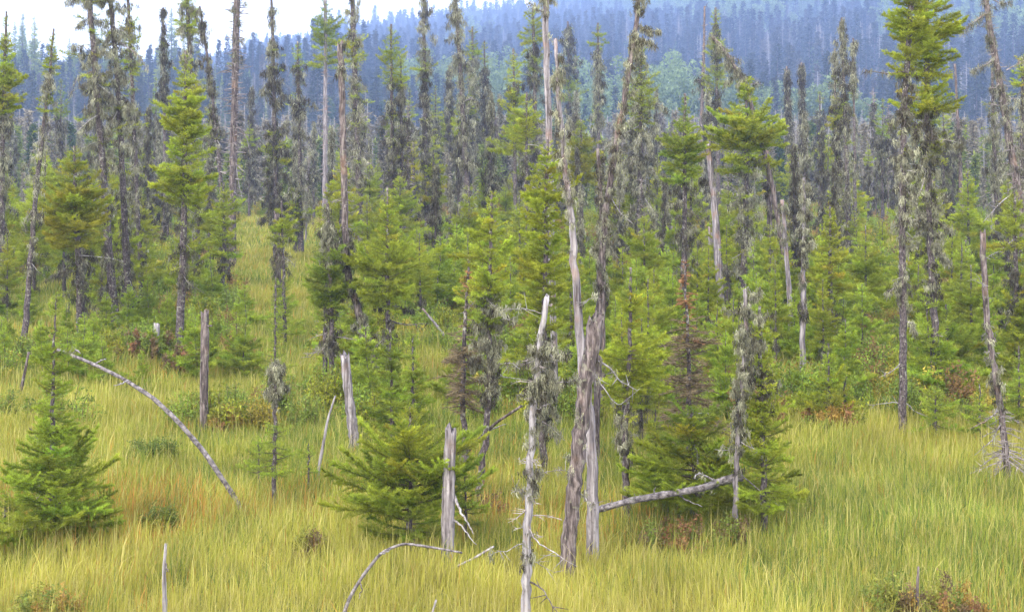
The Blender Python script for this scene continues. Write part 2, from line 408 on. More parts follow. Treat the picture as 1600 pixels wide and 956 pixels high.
# ------------------------------------------------------------------ trees read off the photograph, from the left
T = tree
T('tall spruce cut by the left frame edge, green sprays above grey lichen', [(4,470),(3,300),(6,150),(10,18)], 12, 3,
  [('g',25,130,4,20,1),('y',120,180,24,30,1),('l',150,400,18,20,1),('o',130,170,14,26,.7),('k',380,455,20,22,.6)])
T('thin spruce with yellow-green tip beside the left frame edge, lichen-hung stem leaning right', [(38,530),(48,400),(62,250),(78,120),(84,45)], 11, 3,
  [('y',52,118,3,17,.9),('l',100,330,10,20,.7),('y',150,175,10,18,.8),('k',320,420,20,16,.4)])
T('tall lichen-shaggy dead spruce, left one of the tall grey pair left of the green-topped spruce', [(182,505),(172,430),(160,250),(146,80),(136,-60)], 15, 7,
  [('l',-50,200,28,40,1.1),('l',200,330,32,26,.8),('k',330,470,18,26,.7)], limbs=[([(160,300),(130,330),(118,365)],5,6,'g'),([(150,110),(122,120),(110,150)],4,6,'g')])
T('tall lichen-shaggy dead spruce, right one of the tall grey pair left of the green-topped spruce', [(204,500),(196,380),(188,200),(178,60),(168,-60)], 13, 6,
  [('l',-50,180,24,34,1.1),('l',180,330,26,20,.7),('k',330,480,14,22,.6)], limbs=[([(178,60),(215,85),(232,110)],4,6,'g')])
T('slender lichen-draped spruce with sparse green tufts behind the tall grey pair', [(222,470),(214,300),(206,120),(198,-40)], 9, 4,
  [('l',-30,260,14,20,.8),('g',40,110,14,20,.5),('k',260,420,18,18,.4)])
T('broad yellow-green spruce with dark dead skirt, in front of the left tall trees', [(126,520),(124,420),(118,330),(116,228)], 14, 4,
  [('y',230,330,5,46,1),('o',300,385,46,54,.9),('k',370,470,46,34,.8)])
T('green-topped spruce with long bare dark stem, fullest crown at upper left', [(280,542),(285,420),(289,250),(290,80)], 14, 4,
  [('y',84,200,4,40,1.1),('g',190,300,38,44,1.0),('y',300,324,34,58,.9),('k',318,450,30,24,.7),('k',240,318,22,26,.5)])
T('tall lichen-grey spruce rising behind the green-topped spruce, cut by the top edge', [(306,420),(302,250),(296,60),(290,-40)], 12, 5,
  [('g',-30,60,16,20,.7),('l',0,240,22,26,1)])
T('narrow brown lichen spire standing against the sky left of the green-topped spruce', [(258,370),(257,200),(255,12)], 8, 3, [('k',14,190,4,15,1.1),('g',60,90,6,10,.5)])
T('thin lichen-spotted spruce leaning left behind the green-topped spruce', [(356,430),(342,250),(326,100),(312,10)], 9, 3, [('k',14,230,5,15,.9),('t',200,360,16,16,.4)])
T('tall dark bare-stemmed dead spruce cut by the top edge, white streaks on its trunk', [(362,410),(364,250),(368,100),(371,-40)], 14, 9,
  [('t',0,330,18,22,.6),('l',-30,100,12,12,.35)], wood='n', limbs=[([(364,230),(372,280),(380,315)],4,0,'p'),([(366,190),(385,215),(392,245)],3,0,'g')])
T('short sparse green spruce left of the grassy gap, dark lower limbs', [(347,482),(350,390),(350,285)], 8, 3, [('g',288,400,5,38,.8),('k',390,460,22,14,.5)])
T('tapering spire thick with brown lichen, the broadest one upper left of the grassy gap', [(432,400),(430,250),(427,100),(424,0)], 10, 4, [('l',6,110,5,20,1.1),('k',100,340,22,38,1.1),('y',210,250,14,22,.7)])
T('dark-green-tipped spruce with lichen-grey skirt next to the broad lichen spire', [(470,390),(468,230),(465,65)], 9, 3, [('b',68,108,4,12,1.2),('k',100,180,10,18,1.1),('l',180,350,18,28,.9)])
T('tall spruce with green plume above a pale bare barkless trunk', [(508,345),(508,200),(509,80),(508,-8)], 9, 5,
  [('b',-8,60,4,22,1.2),('g',50,108,22,26,1.1),('t',110,280,8,12,.3)], wood='g')
T('dark broken-topped pole with crooked lichen-crusted lower stem bending right to the grass', [(594,600),(578,540),(562,490),(545,440),(540,380),(537,250),(532,72)], 13, 9,
  [('l',60,130,8,9,.25),('l',360,520,14,16,.9),('t',200,360,14,18,.4)], wood='n', jag=10, name='dead_tree', cat='dead tree')
T('tall lichen-hung spruce just right of the dark broken-topped pole, cut by the top edge', [(566,420),(560,260),(554,100),(549,-50)], 12, 7,
  [('l',-40,150,12,20,.9),('l',150,330,20,32,.9),('g',60,100,18,24,.5)], limbs=[([(552,80),(540,90),(530,110)],3,4,'g')])
T('small spruce with a rounded green halo round a short grey broken snag', [(445,530),(442,380),(440,314)], 7, 3, [('g',318,380,8,28,1),('k',365,420,20,16,.5),('n',440,525,8,34,.8)])
T('short grey broken snag on the grassy gap, green spruce halo behind it', [(437,520),(435,430),(432,335)], 9, 8, [('k',340,470,12,12,.8)], wood='n', jag=8, name='dead_tree', cat='dead tree')
T('dark bluish-green spruce on thin twin stems, left stem', [(507,600),(509,480),(511,372)], 9, 4, [('b',380,480,14,36,1.1),('n',470,510,30,20,.6),('t',500,560,30,36,.5)])
T('lichen-topped spruce on the right one of the twin stems, grey tuft on top', [(520,602),(517,460),(512,318)], 10, 4,
  [('l',318,400,12,30,1.3),('b',400,480,24,30,.9),('k',460,560,18,14,.8)])
T('airy mid-green spruce with dark centre standing in the middle left', [(606,602),(606,450),(605,292)], 11, 3,
  [('g',296,420,5,46,.9),('g',410,480,50,56,.8),('k',470,530,34,44,.7)], limbs=[([(606,500),(635,508),(668,505)],5,0,'b')])
T('tall green spruce spire with loose tiers, middle left skyline', [(612,400),(613,250),(611,38)], 8, 3, [('g',42,95,3,18,1),('g',90,130,20,24,.7),('k',120,300,16,18,.8)])
T('slim spruce with green top and lichen stem right beside the loose-tiered spire', [(632,400),(628,250),(626,92)], 7, 3, [('g',94,140,4,15,1),('k',130,320,10,16,.8)])
T('tall lichen-shaggy spire with one yellow-green bough, cut by the top edge', [(668,380),(665,220),(663,60),(661,-20)], 8, 4, [('l',-15,110,10,13,1),('k',100,330,10,18,.9),('y',94,112,12,24,.7)])
T('tall lichen-knotted dead spruce in the upper middle, bare tufty top', [(736,398),(728,260),(722,150),(714,30),(708,-30)], 12, 5,
  [('l',-25,130,12,14,1.1),('l',130,340,14,22,.6)], limbs=[([(716,30),(703,28),(697,45)],4,5,'g'),([(724,160),(738,152),(750,165)],4,8,'g')])
T('narrow spruce with bright green pointed cap on the upper middle skyline', [(742,330),(740,200),(738,42)], 7, 3, [('g',44,92,3,16,1.2),('l',88,300,12,18,1)])
T('slender brown-green spire next to the bright-capped spruce', [(758,330),(757,64)], 6, 2, [('g',68,110,3,9,1),('k',105,260,8,14,.9)])
T('thin fading spire left of the lichen-knotted dead spruce', [(703,330),(702,105)], 6, 2, [('k',108,250,4,12,1),('g',110,130,4,7,.6)])
T('orange-yellow topped spruce with grey skirt in the middle distance', [(646,372),(646,222)], 8, 3, [('o',224,292,6,34,1.1),('k',285,350,30,26,.9)])
T('rounded bright green spruce low on the middle skyline', [(700,320),(700,164)], 7, 3, [('g',168,240,6,28,1.1),('k',230,300,18,16,.7)])
T('yellowish bushy spruce right of the orange-yellow topped one', [(678,380),(677,238)], 8, 3, [('y',240,320,8,30,1),('k',310,360,20,16,.6)])
T('medium green spruce with thick lichen sleeve, stem slanting down-left into the grass', [(748,768),(758,690),(766,600),(763,480),(770,300)], 12, 4,
  [('g',304,400,6,40,1),('g',395,470,42,40,.8),('b',460,520,30,24,.8),('l',460,605,26,30,2.2),('k',590,640,20,12,1)],
  limbs=[([(770,575),(788,590),(806,592)],4,0,'p'),([(772,490),(790,500),(805,502)],4,3,'g')])
T('dying spruce with reddish-brown bare boughs and rust-red tip', [(728,726),(724,640),(724,540),(732,400)], 11, 3,
  [('R',400,455,6,16,1),('r',470,560,16,38,1),('r',555,650,38,52,1.4),('o',430,480,8,16,.5)], limbs=[([(724,490),(735,478),(745,468)],4,0,'g')])
T('left one of two slim bright green young spruces behind the bushy young spruce', [(612,672),(611,600),(610,512)], 7, 2, [('n',516,668,8,46,1.2)], name='young_spruce', cat='young spruce')
T('right one of two slim bright green young spruces, reddish stem showing', [(645,706),(645,640),(646,524)], 7, 2, [('n',526,640,8,32,1.2),('n',640,700,28,40,.6)], name='young_spruce', cat='young spruce')
T('wide bushy young spruce growing from the grass behind the thick grey stump', [(642,842),(641,760),(641,636)], 12, 3, [('y',640,745,10,84,.75,dict(e0=42,e1=15,per_m=62)),('n',725,838,84,112,.9,dict(e0=24,e1=-4,per_m=70))], name='young_spruce', cat='young spruce')
T('low young spruce spreading behind the right side of the thick grey stump', [(728,822),(727,790),(726,742)], 6, 2, [('n',745,820,8,52,.9,dict(e0=30,e1=5))], name='young_spruce', cat='young spruce')
# centre
T('tall smooth pale-grey dead pole reaching the top edge in the middle', [(868,640),(862,420),(858,215),(853,80),(852,-40)], 12, 9, [('l',-30,60,10,10,.5),('t',60,200,8,8,.2)], wood='g',
  limbs=[([(852,20),(838,15),(828,5)],4,4,'g'),([(858,180),(850,150),(847,140)],3,0,'g')], name='dead_tree', cat='dead tree')
T('dense green spruce on a lichen-bearded stem directly behind the leaning lichen snag', [(849,724),(850,620),(851,450),(856,218)], 12, 4,
  [('g',222,330,5,42,1.1),('y',320,470,42,48,1),('g',465,520,44,34,.8),('l',520,640,28,24,1.6),('k',640,700,14,12,.8)])
T('big thick-trunked grey snag crossed by the leaning one, cracked barkless upper stem', [(926,842),(925,740),(922,660),(912,590),(904,500),(898,400),(892,318),(882,255),(872,150),(868,64)], 20, 6,
  [('l',60,320,8,10,.7),('l',315,400,10,10,.25)], wood='g', jag=6, limbs=[([(905,480),(925,465),(938,455)],4,2,'p'),([(918,560),(938,600),(965,640),(998,612)],4,2,'p'),([(915,720),(898,745),(892,760)],4,1,'g')], name='dead_tree', cat='dead tree')
T('stout reddish-brown leaning snag with splintered broken top, crossing the big grey snag', [(888,852),(896,770),(905,690),(914,610),(924,545),(931,502)], 25, 23,
  [('l',540,640,13,13,.4),('l',690,740,12,12,.4)], wood='n', jag=26, depth=-.45, limbs=[([(925,560),(950,572),(975,600),(1000,612)],6,3,'p'),([(912,700),(893,712),(882,716)],4,2,'g'),([(920,760),(915,775),(935,795)],5,2,'g')], name='dead_tree', cat='dead tree')
T('slanting lichen-crusted dead spruce leaning right to the top edge, tufted top bough', [(931,700),(934,560),(938,440),(945,330),(962,230),(980,130),(992,50),(1003,-30)], 12, 7,
  [('l',-20,90,10,14,1.1),('l',90,300,7,10,.6),('l',300,450,12,14,.8)], wood='n', limbs=[([(995,40),(1012,48),(1035,52)],6,16,'g'),([(990,60),(1005,62),(1022,70)],4,12,'g'),([(950,300),(965,330),(985,345)],3,2,'p')], name='dead_tree', cat='dead tree')
T('dark mossy dead stem meeting the slanting dead spruce low down', [(940,640),(942,450),(942,350),(934,232)], 12, 5, [('k',240,470,9,16,.9),('l',350,400,12,22,.8)], wood='n', limbs=[([(945,370),(955,385),(965,400)],3,2,'p')], name='dead_tree', cat='dead tree')
T('leaning bleached lichen snag nearest the camera, broken top and bare curling limbs', [(820,985),(823,900),(826,800),(831,690),(836,620),(843,540),(854,466)], 17, 8,
  [('l',525,650,14,24,1.7),('l',670,700,9,9,1.2),('l',725,780,11,11,1.8),('l',830,872,11,12,1.8),('t',540,880,26,34,.35)], wood='p', jag=8,
  limbs=[([(846,545),(862,548),(880,558)],4,14,'g'),([(840,560),(815,575),(783,570)],3,4,'p'),([(848,490),(815,478),(778,482)],3,3,'p'),([(838,600),(860,600),(902,590)],4,12,'g'),
         ([(828,835),(850,855),(905,892)],4,0,'p'),([(826,908),(848,922),(858,938),(872,960)],6,0,'n'),([(824,845),(800,853),(765,866)],3,1,'p'),([(828,770),(808,765),(796,768)],3,2,'g'),([(828,862),(836,880),(862,898)],3,0,'p'),([(832,650),(862,668),(882,690)],4,8,'g'),([(830,740),(850,742),(885,742)],3,2,'g')], name='dead_tree', cat='dead tree')
T('huge lichen-swathed spruce right of the slanting dead spruce, green edges', [(1000,430),(1001,250),(1000,60)], 13, 4,
  [('g',64,170,6,24,.7),('l',70,200,10,36,1.3),('l',200,345,38,50,1.3),('g',150,190,26,32,.4)])
T('narrow spire with bright green cap and lichen stem, alone before the blue hill', [(936,340),(935,180),(934,36)], 8, 3, [('g',40,76,5,15,1.2),('l',76,195,8,18,1.1)])
T('bare-topped brown lichen spruce left of the bright-capped lone spire', [(892,300),(890,160),(887,34)], 8, 3, [('k',40,112,8,24,.9),('g',100,160,10,22,.8),('k',160,230,14,14,.7)])
T('green and orange-tinged bushy spruce between the grey pole and slanting dead spruce', [(908,400),(908,290),(908,186)], 8, 3, [('g',190,240,6,28,1),('o',230,290,28,42,1.1)])
T('yellow-green crowned tall spruce just left of the smooth grey pole', [(836,360),(836,180),(833,15)], 9, 4, [('y',18,70,10,24,1.1),('k',60,145,16,14,.9),('g',80,110,12,20,.7)])
T('short pointed green spruce left of the smooth grey pole, dark below', [(806,400),(804,200),(802,76)], 8, 3, [('g',80,130,4,18,1.1),('k',125,170,14,10,.8),('y',140,240,14,32,1)])
T('pale green spruce with thin crown below the short pointed one', [(822,430),(823,300),(823,144)], 8, 3, [('y',150,235,5,34,.9),('k',225,300,24,22,.8)])
T('lichen-skirted green spruce with slim waist, by the fallen log end', [(978,778),(977,690),(984,580),(985,418)], 12, 4,
  [('b',424,480,5,22,1),('y',470,600,24,50,1.05),('g',595,645,46,30,.8),('l',630,710,18,15,1.5)])
T('lichen-caked dead spruce standing at the right end of the fallen log', [(1149,802),(1151,720),(1158,620),(1164,540),(1164,452)], 10, 6,
  [('l',452,520,18,22,1.5),('l',520,700,18,18,2.0),('l',700,745,10,6,.5)], wood='g', depth=-.3,
  limbs=[([(1164,470),(1185,465),(1186,450)],3,6,'g'),([(1160,495),(1185,492),(1210,488)],3,6,'g'),([(1164,490),(1146,488),(1132,482)],3,6,'g'),([(1154,700),(1135,705),(1118,704)],3,2,'p'),
         ([(1155,740),(1180,765),(1235,808)],4,1,'g'),([(1158,690),(1180,705),(1200,712)],3,0,'p')])
T('dark green shadowed spruce close behind the lichen-caked dead spruce', [(1194,805),(1192,680),(1187,478)], 12, 4,
  [('g',484,560,5,26,.8),('k',540,650,20,30,.8),('g',560,650,26,36,.7),('g',640,805,40,66,1,dict(per_m=55))], limbs=[([(1194,590),(1215,615),(1228,622)],4,0,'b')])
T('bushy green spruce with brown-tinged boughs above the fallen log', [(1088,782),(1083,700),(1080,636)], 12, 4, [('b',640,690,16,60,1),('o',676,720,44,66,.8),('g',705,785,66,92,1.,dict(per_m=60))],
  limbs=[([(1082,690),(1092,715),(1090,745)],5,4,'g')])
T('small green spruce seedling between the slim-waisted spruce and the fallen log', [(1024,760),(1024,640)], 5, 2, [('n',642,755,4,36,.8)], name='young_spruce', cat='young spruce')
T('red-tipped dying spruce with wide brown bare boughs, right of centre', [(1078,712),(1077,600),(1070,400)], 12, 2,
  [('R',402,480,4,18,1.2),('R',470,540,16,34,.7),('r',500,600,28,56,1.2),('r',590,672,56,80,1.3),('k',630,672,18,20,.6)])
T('full blue-green spruce in mid distance right of the huge lichen spruce', [(1066,520),(1070,360),(1070,146)], 12, 4, [('b',150,290,4,40,1.1),('k',280,410,34,26,1),('g',230,260,30,40,.6)])
T('big green spruce with long spreading boughs and grey lichen trunk below', [(1160,480),(1166,320),(1166,122)], 14, 4, [('g',128,190,8,40,1.1),('g',188,262,46,56,1.05),('l',245,410,38,34,1)])
T('leaning dead top with thick lichen tufts arching over the spreading green spruce', [(1238,480),(1205,280),(1168,142),(1142,92),(1112,58)], 10, 6, [('l',55,135,9,14,2)], wood='n', name='dead_tree', cat='dead tree',
  limbs=[([(1165,135),(1176,131),(1188,134)],5,6,'g'),([(1140,90),(1150,92),(1158,95)],4,5,'g')])
T('slim spruce with yellow pointed tip behind the arching lichen-tufted dead top', [(1124,360),(1121,200),(1118,12)], 8, 3, [('y',16,60,4,14,1),('k',40,110,8,11,.9),('g',60,140,12,24,.7),('k',140,230,12,14,.7)])
T('thin bare crooked snag before the blue hill, right of the lone spires', [(1092,330),(1096,190),(1100,80),(1101,10)], 8, 3, [('k',110,140,18,22,.5),('t',40,200,6,8,.3)], wood='n', name='dead_tree', cat='dead tree', limbs=[([(1101,14),(1104,8),(1107,5)],2,0,'n')])
T('grey curved snag with a small orange scar, behind the red-tipped spruce', [(1128,480),(1122,400),(1116,310),(1106,225)], 14, 9, [('k',260,300,10,12,.5)], wood='g', jag=8, name='dead_tree', cat='dead tree')
T('short grey trunk stub standing beside the scarred curved snag', [(1111,450),(1110,350)], 8, 7, [], wood='g', jag=6, name='dead_tree', cat='dead tree')
T('dark leafless trunk right of the big spreading spruce', [(1206,470),(1203,350),(1199,235)], 11, 6, [('k',250,380,10,14,.5)], wood='n', name='dead_tree', cat='dead tree')
T('short snag with lichen cap and grey barkless foot, left one of the small pair', [(1238,534),(1232,440),(1222,312)], 10, 6, [('l',316,372,8,16,1)], wood='g', name='dead_tree', cat='dead tree')
T('slim snag with drooping lichen cap and pale foot, right one of the small pair', [(1253,598),(1256,450),(1256,278)], 10, 5, [('l',282,400,10,20,1.2),('k',400,500,9,9,.7)], wood='g', limbs=[([(1253,580),(1246,590),(1242,600)],3,0,'p'),([(1255,555),(1264,568),(1272,572)],2,0,'p')], name='dead_tree', cat='dead tree')
T('needle-thin lichen pole in front of the hazy hill, right one of two', [(1256,330),(1254,200),(1252,98)], 5, 3, [('k',100,235,4,6,1)], wood='n', name='dead_tree', cat='dead tree')
T('needle-thin lichen pole in front of the hazy hill, left one of two', [(1237,330),(1233,220),(1229,104)], 6, 3, [('k',108,240,4,5,.9)], wood='n', name='dead_tree', cat='dead tree')
T('small green-tipped spire beside the two needle-thin poles', [(1281,320),(1281,144)], 6, 2, [('g',146,170,3,8,1.2),('k',168,260,8,14,1)])
T('tall lichen-clad spire on the right skyline, highest of its clump', [(1328,430),(1322,230),(1315,28)], 10, 3, [('l',32,100,4,14,1.3),('k',100,200,14,24,1.2),('l',200,390,22,24,.9)])
T('shorter lichen-clad spire leaning against the tall one on the right skyline', [(1308,420),(1306,250),(1304,76)], 7, 3, [('l',78,160,4,12,1.1),('k',160,220,10,14,.8)])
T('thin ragged spire right behind the tall lichen-clad spire', [(1338,400),(1335,220),(1333,60)], 6, 3, [('l',62,150,5,6,1)])
T('small spruce with bright yellow rounded top below the lichen-clad spires', [(1314,420),(1310,290),(1308,160)], 8, 3, [('o',164,202,8,20,1.5),('y',164,200,8,18,.8),('k',200,400,12,24,1)])
T('soft yellow-green spruce with dark lower trunk, right of the small snag pair', [(1297,550),(1297,440),(1297,322)], 11, 3, [('y',326,465,4,46,1),('k',450,530,22,14,1)])
T('bright yellow-green young spruce with orange lower needles', [(1296,660),(1295,600),(1294,536)], 7, 2, [('n',540,610,4,28,1),('y',600,640,26,40,1),('o',630,658,38,44,.9)], name='young_spruce', cat='young spruce')
T('bright young spruce touching the orange-skirted one on its right side', [(1320,655),(1320,570)], 5, 2, [('n',574,650,4,22,1)], name='young_spruce', cat='young spruce')
T('tall spruce with heavy green top and purple-grey bare trunk, left one of the big pair', [(1410,664),(1411,520),(1410,340),(1412,180),(1420,60),(1426,-50)], 13, 8,
  [('g',-40,60,26,42,.95),('y',50,120,44,28,.7),('k',100,200,20,26,.8),('l',190,330,28,28,1.1),('l',330,480,20,16,.7)],
  limbs=[([(1414,112),(1385,112),(1352,105)],5,3,'n'),([(1411,500),(1425,505),(1434,524)],4,8,'g'),([(1411,440),(1400,450),(1388,460)],4,8,'g'),([(1410,565),(1392,580),(1375,588)],3,0,'p'),([(1410,630),(1390,628),(1366,632)],3,0,'p'),([(1410,625),(1422,632),(1434,644)],3,0,'p')])
T('tall spruce with wide yellow-green right side, right one of the big pair', [(1468,618),(1458,480),(1450,300),(1448,120),(1446,-50)], 13, 8,
  [('y',-40,110,34,48,1.1),('y',110,190,52,40,.75),('k',150,240,24,30,.8),('l',200,380,38,36,1.2),('k',370,470,28,18,.8),('t',520,600,16,26,.6)],
  limbs=[([(1452,250),(1440,300),(1420,330)],4,8,'g'),([(1455,390),(1480,410),(1492,420)],4,5,'g')])
T('crooked dark dead spruce slanting down the right edge, short lichen-knobbed boughs', [(1632,520),(1612,430),(1596,330),(1577,220),(1562,120),(1548,60),(1536,-40)], 14, 9,
  [('l',-30,200,10,12,.8),('t',0,330,16,26,.35),('l',200,330,12,14,.4)], wood='n',
  limbs=[([(1545,20),(1525,30),(1504,48)],5,14,'g'),([(1555,90),(1535,105),(1515,115)],5,14,'g'),([(1552,0),(1570,8),(1585,2)],4,8,'g'),([(1585,300),(1560,318),(1535,348)],4,4,'p'),([(1590,370),(1560,392),(1540,400)],4,4,'p'),([(1572,110),(1600,95),(1620,80)],4,4,'g')], name='dead_tree', cat='dead tree')
T('broken-topped snag at lower right with brown scar and dead brush round its foot', [(1573,726),(1566,650),(1554,580),(1543,500),(1538,430),(1536,366)], 11, 9,
  [('t',420,560,10,14,.3),('l',500,640,8,9,.6),('t',640,724,26,62,1.6,dict(e0=-10,e1=-25))], wood='n', jag=9,
  limbs=[([(1566,660),(1548,690),(1520,712)],4,2,'g'),([(1538,450),(1530,440),(1526,430)],3,0,'p'),([(1562,640),(1545,655),(1515,668)],4,1,'g')], name='dead_tree', cat='dead tree')
T('compact green spruce with orange-flecked boughs at the foot of the big right pair', [(1482,604),(1480,540),(1478,476)], 9, 3, [('n',480,540,6,36,1),('o',535,560,38,56,.8),('n',550,600,50,44,.8),('k',560,610,20,18,.6)])
T('bare slim reddish trunk behind the right edge of the big right pair', [(1508,400),(1502,300),(1492,100)], 9, 4, [('k',180,260,10,8,.3)], wood='n', name='dead_tree', cat='dead tree')
T('green-topped lichen spruce cut by the right frame edge', [(1598,470),(1596,300),(1598,88)], 10, 4, [('g',92,140,8,26,1),('l',140,330,20,24,1)])
T('grey lichen-bearded spruce behind the crooked right-edge dead spruce', [(1562,430),(1556,300),(1550,110)], 9, 4, [('l',130,210,8,20,1),('l',200,340,16,18,.7)])
T('sprawling green spruce low at the right frame edge', [(1590,600),(1588,460),(1585,300)], 11, 4, [('g',302,400,6,46,.8),('k',400,480,44,36,.7),('g',480,590,36,46,.7)])
T('tiny bright spruce sapling at the right frame edge beside the broken-topped snag', [(1592,660),(1592,540)], 5, 2, [('n',544,655,3,34,.9)], name='young_spruce', cat='young spruce')
T('tiny pale spruce sapling in the grass below the big right pair', [(1462,672),(1462,612)], 5, 2, [('n',606,668,5,44,.9)], name='young_spruce', cat='young spruce')
T('small grassy-green spruce sapling left of the broken-topped snag foot', [(1532,680),(1530,600)], 5, 2, [('n',604,670,5,28,.8)], name='young_spruce', cat='young spruce')
# left foreground
T('bright green young spruce with tall thin leader at lower left', [(82,826),(82,700),(84,560),(88,462)], 12, 2,
  [('n',466,560,9,28,.8),('n',560,690,26,50,.95,dict(per_m=56)),('n',676,828,60,92,1.0,dict(e0=22,e1=-5,per_m=72))], name='young_spruce', cat='young spruce')
T('low green spruce clump at the lower left frame edge', [(8,822),(8,780)], 6, 2, [('n',776,820,14,40,1,dict(e0=40,e1=5))], name='young_spruce', cat='young spruce')
T('spindly little spruce topped by a ball of pale lichen, thin low green boughs', [(428,768),(429,690),(431,570)], 8, 5,
  [('l',564,608,18,24,3.4),('l',606,640,9,6,.8),('n',664,740,16,48,.45,dict(e0=5,e1=-10))])
T('very thin green spruce rising behind the lichen-ball spruce', [(430,600),(430,500),(431,432)], 5, 2, [('n',436,595,3,30,.35)], name='young_spruce', cat='young spruce')
T('small flat-topped spruce seedling right of the lichen-ball spruce', [(482,745),(482,694)], 4, 2, [('n',696,742,4,26,.9)], name='young_spruce', cat='young spruce')
T('low green spruce spread across the grass left of the lichen-ball spruce', [(404,742),(404,690)], 5, 2, [('n',690,740,6,36,.8,dict(e0=30,e1=5))], name='young_spruce', cat='young spruce')

# ------------------------------------------------------------------ poles, stumps and fallen wood
def pole(label, pts, w0, w1, wood, name='stump', cat='stump', jag=0., limbs=(), Y=None, zones=(), dys=None, rough=.10, sink=True):
    """pts from the base (in the ground) up or along; photograph pixels"""
    _seed[0] += 1
    rng = np.random.default_rng(_seed[0])
    Y = Y or dist(pts[0][1], .12); s = Y/F; bx = (pts[0][0]-800)*s; gz = float(terr(bx, Y))
    rt = put(root(name, (bx, Y, gz)), label, cat)
    loc = lambda x, y, dy=0.: ((x-800)*(Y+dy)/F-bx, dy, HC-(y-YH)*(Y+dy)/F-gz)
    dys = dys or [0]*len(pts)
    P = [loc(x, y, dd) for (x, y), dd in zip(pts, dys)]
    if sink: P = [(P[0][0]-(P[1][0]-P[0][0])*.1, P[0][1], P[0][2]-.45)]+P
    n = max(14, 6*len(P)); Q = resample(P, n); R = np.linspace(w0*s/2, w1*s/2, n)*(1+.05*rng.normal(0, 1, n))
    if name == 'stump': R[:int(n*.3)] *= np.linspace(1.3, 1, int(n*.3))
    g = Geo(); tube(g, Q, R, 14 if w0 > 10 else 8, rng, rough, jag*s)
    g.obj('trunk' if name in ('stump', 'leaning_pole', 'fallen_log') else 'stem', WOODS[wood], rt, smooth=True)
    gl, gw = Geo(), Geo()
    for lp, lr, la, lc in limbs:
        gb = Geo(); m = max(6, len(lp)*4); q = resample([loc(x, y, -.15*i) for i, (x, y) in enumerate(lp)], m); q[1:] += rng.normal(0, .006, (m-1, 3))
        tube(gb, q, lr*s/2*np.linspace(1, .3, m), 5, rng, .1); gb.obj('dead_branch', WOODS[lc], rt, smooth=True)
        if la: 
            u = rng.uniform(.1, 1, la*2); pp = np.stack([np.interp(u, np.linspace(0, 1, m), q[:, i]) for i in range(3)], 1); strands(gl, rng, pp, .05, 10, pale=.6)
    for u0, u1, cnt in zones:
        u = rng.uniform(u0, u1, cnt); pp = np.stack([np.interp(u, np.linspace(0, 1, n), Q[:, i]) for i in range(3)], 1); strands(gl, rng, pp+rng.normal(0, .02, pp.shape), .045, 10, pale=.6)
    if gl.n: gl.obj('lichen_clumps', LICHEN, rt)
    PLACED.append(pts[0])
    return rt
pole('thick grey splintered stump in front of the wide bushy young spruce', [(699,872),(700,800),(702,740),(704,676)], 20, 19, 'g', jag=16, limbs=[([(710,775),(720,800),(740,834)],5,0,'p'),([(708,812),(722,822),(744,852)],4,0,'p')])
pole('straight brown branchless stump post in the open grass at left', [(319,668),(319,600),(320,540),(320,490)], 14, 12, 'n', jag=8, limbs=[([(322,508),(328,510),(332,508)],4,0,'n')])
pole('grey broken stump leaning left with white splinter on top', [(554,690),(548,640),(543,600),(539,560)], 17, 15, 'g', jag=14)
pole('small white barkless stump among the low spruces at left', [(243,556),(244,530),(245,508)], 10, 10, 'p', jag=5)
pole('pointed pale spike standing in the grass at the bottom left', [(258,975),(257,930),(256,890),(259,852)], 12, 4, 'p', jag=6, limbs=[([(259,880),(261,888),(262,893)],3,0,'n')])
pole('short pale spike tip poking up at the bottom middle', [(672,975),(676,955),(681,938)], 8, 3, 'p', jag=4)
pole('dark brown spike in the reddish shrub at the bottom right', [(1432,970),(1433,925),(1435,886)], 9, 4, 'n', jag=4)
pole('small white-streaked stub at the foot of the big right pair', [(1478,622),(1477,605),(1478,594)], 9, 6, 'p', jag=6)
pole('grey broken stub hidden in the lower-left young spruce', [(63,760),(63,720),(62,680)], 12, 9, 'g', jag=8, limbs=[([(62,690),(50,672),(44,668)],3,1,'g')], Y=dist(822)+.5)
pole('long bleached pole bending in an arc from the grass up to the left', [(376,790),(352,755),(318,704),(280,660),(240,622),(190,590),(140,566),(90,546)], 9.5, 5, 'f', name='leaning_pole', cat='fallen pole', dys=[0,.1,.25,.45,.6,.8,1.0,1.2],
     limbs=[([(200,594),(190,600),(178,602)],3,0,'p'),([(150,568),(158,562),(166,560)],3,0,'p'),([(108,552),(118,545),(126,552)],5,1,'g')])
pole('smooth arched grey branch looping out of the grass left of the thick stump', [(528,985),(545,935),(566,900),(596,862),(630,848),(672,854),(722,863)], 7.5, 3, 'f', name='arched_branch', cat='branch', dys=[0,0,0,-.05,-.1,-.25,-.4],
     limbs=[([(590,870),(602,862),(614,854)],3,0,'p'),([(562,905),(566,920),(560,935)],3,0,'n')])
pole('thin grey stick slanting up out of the grass right of the thick stump', [(706,888),(740,872),(772,853)], 4, 3, 'p', name='stick', cat='stick', sink=False)
pole('slim curved pale stick standing in the grass left of the leaning grey stump', [(497,738),(504,700),(512,655),(524,618)], 6, 3, 'p', name='stick', cat='stick')
pole('bare branch slanting up from the thick stump toward the leaning lichen snag', [(712,728),(740,694),(775,660),(815,634)], 7, 4, 'n', name='stick', cat='stick', dys=[0,0,-.3,-.7], limbs=[([(760,676),(775,668),(790,662)],3,0,'p')])
pole('thin bleached stick leaning between the low spruces at upper left', [(253,460),(244,430),(231,390)], 6, 3, 'p', name='stick', cat='stick')
pole('dark thin stick leaning in the grass at far left', [(30,620),(38,585),(45,550)], 6, 4, 'n', name='stick', cat='stick')
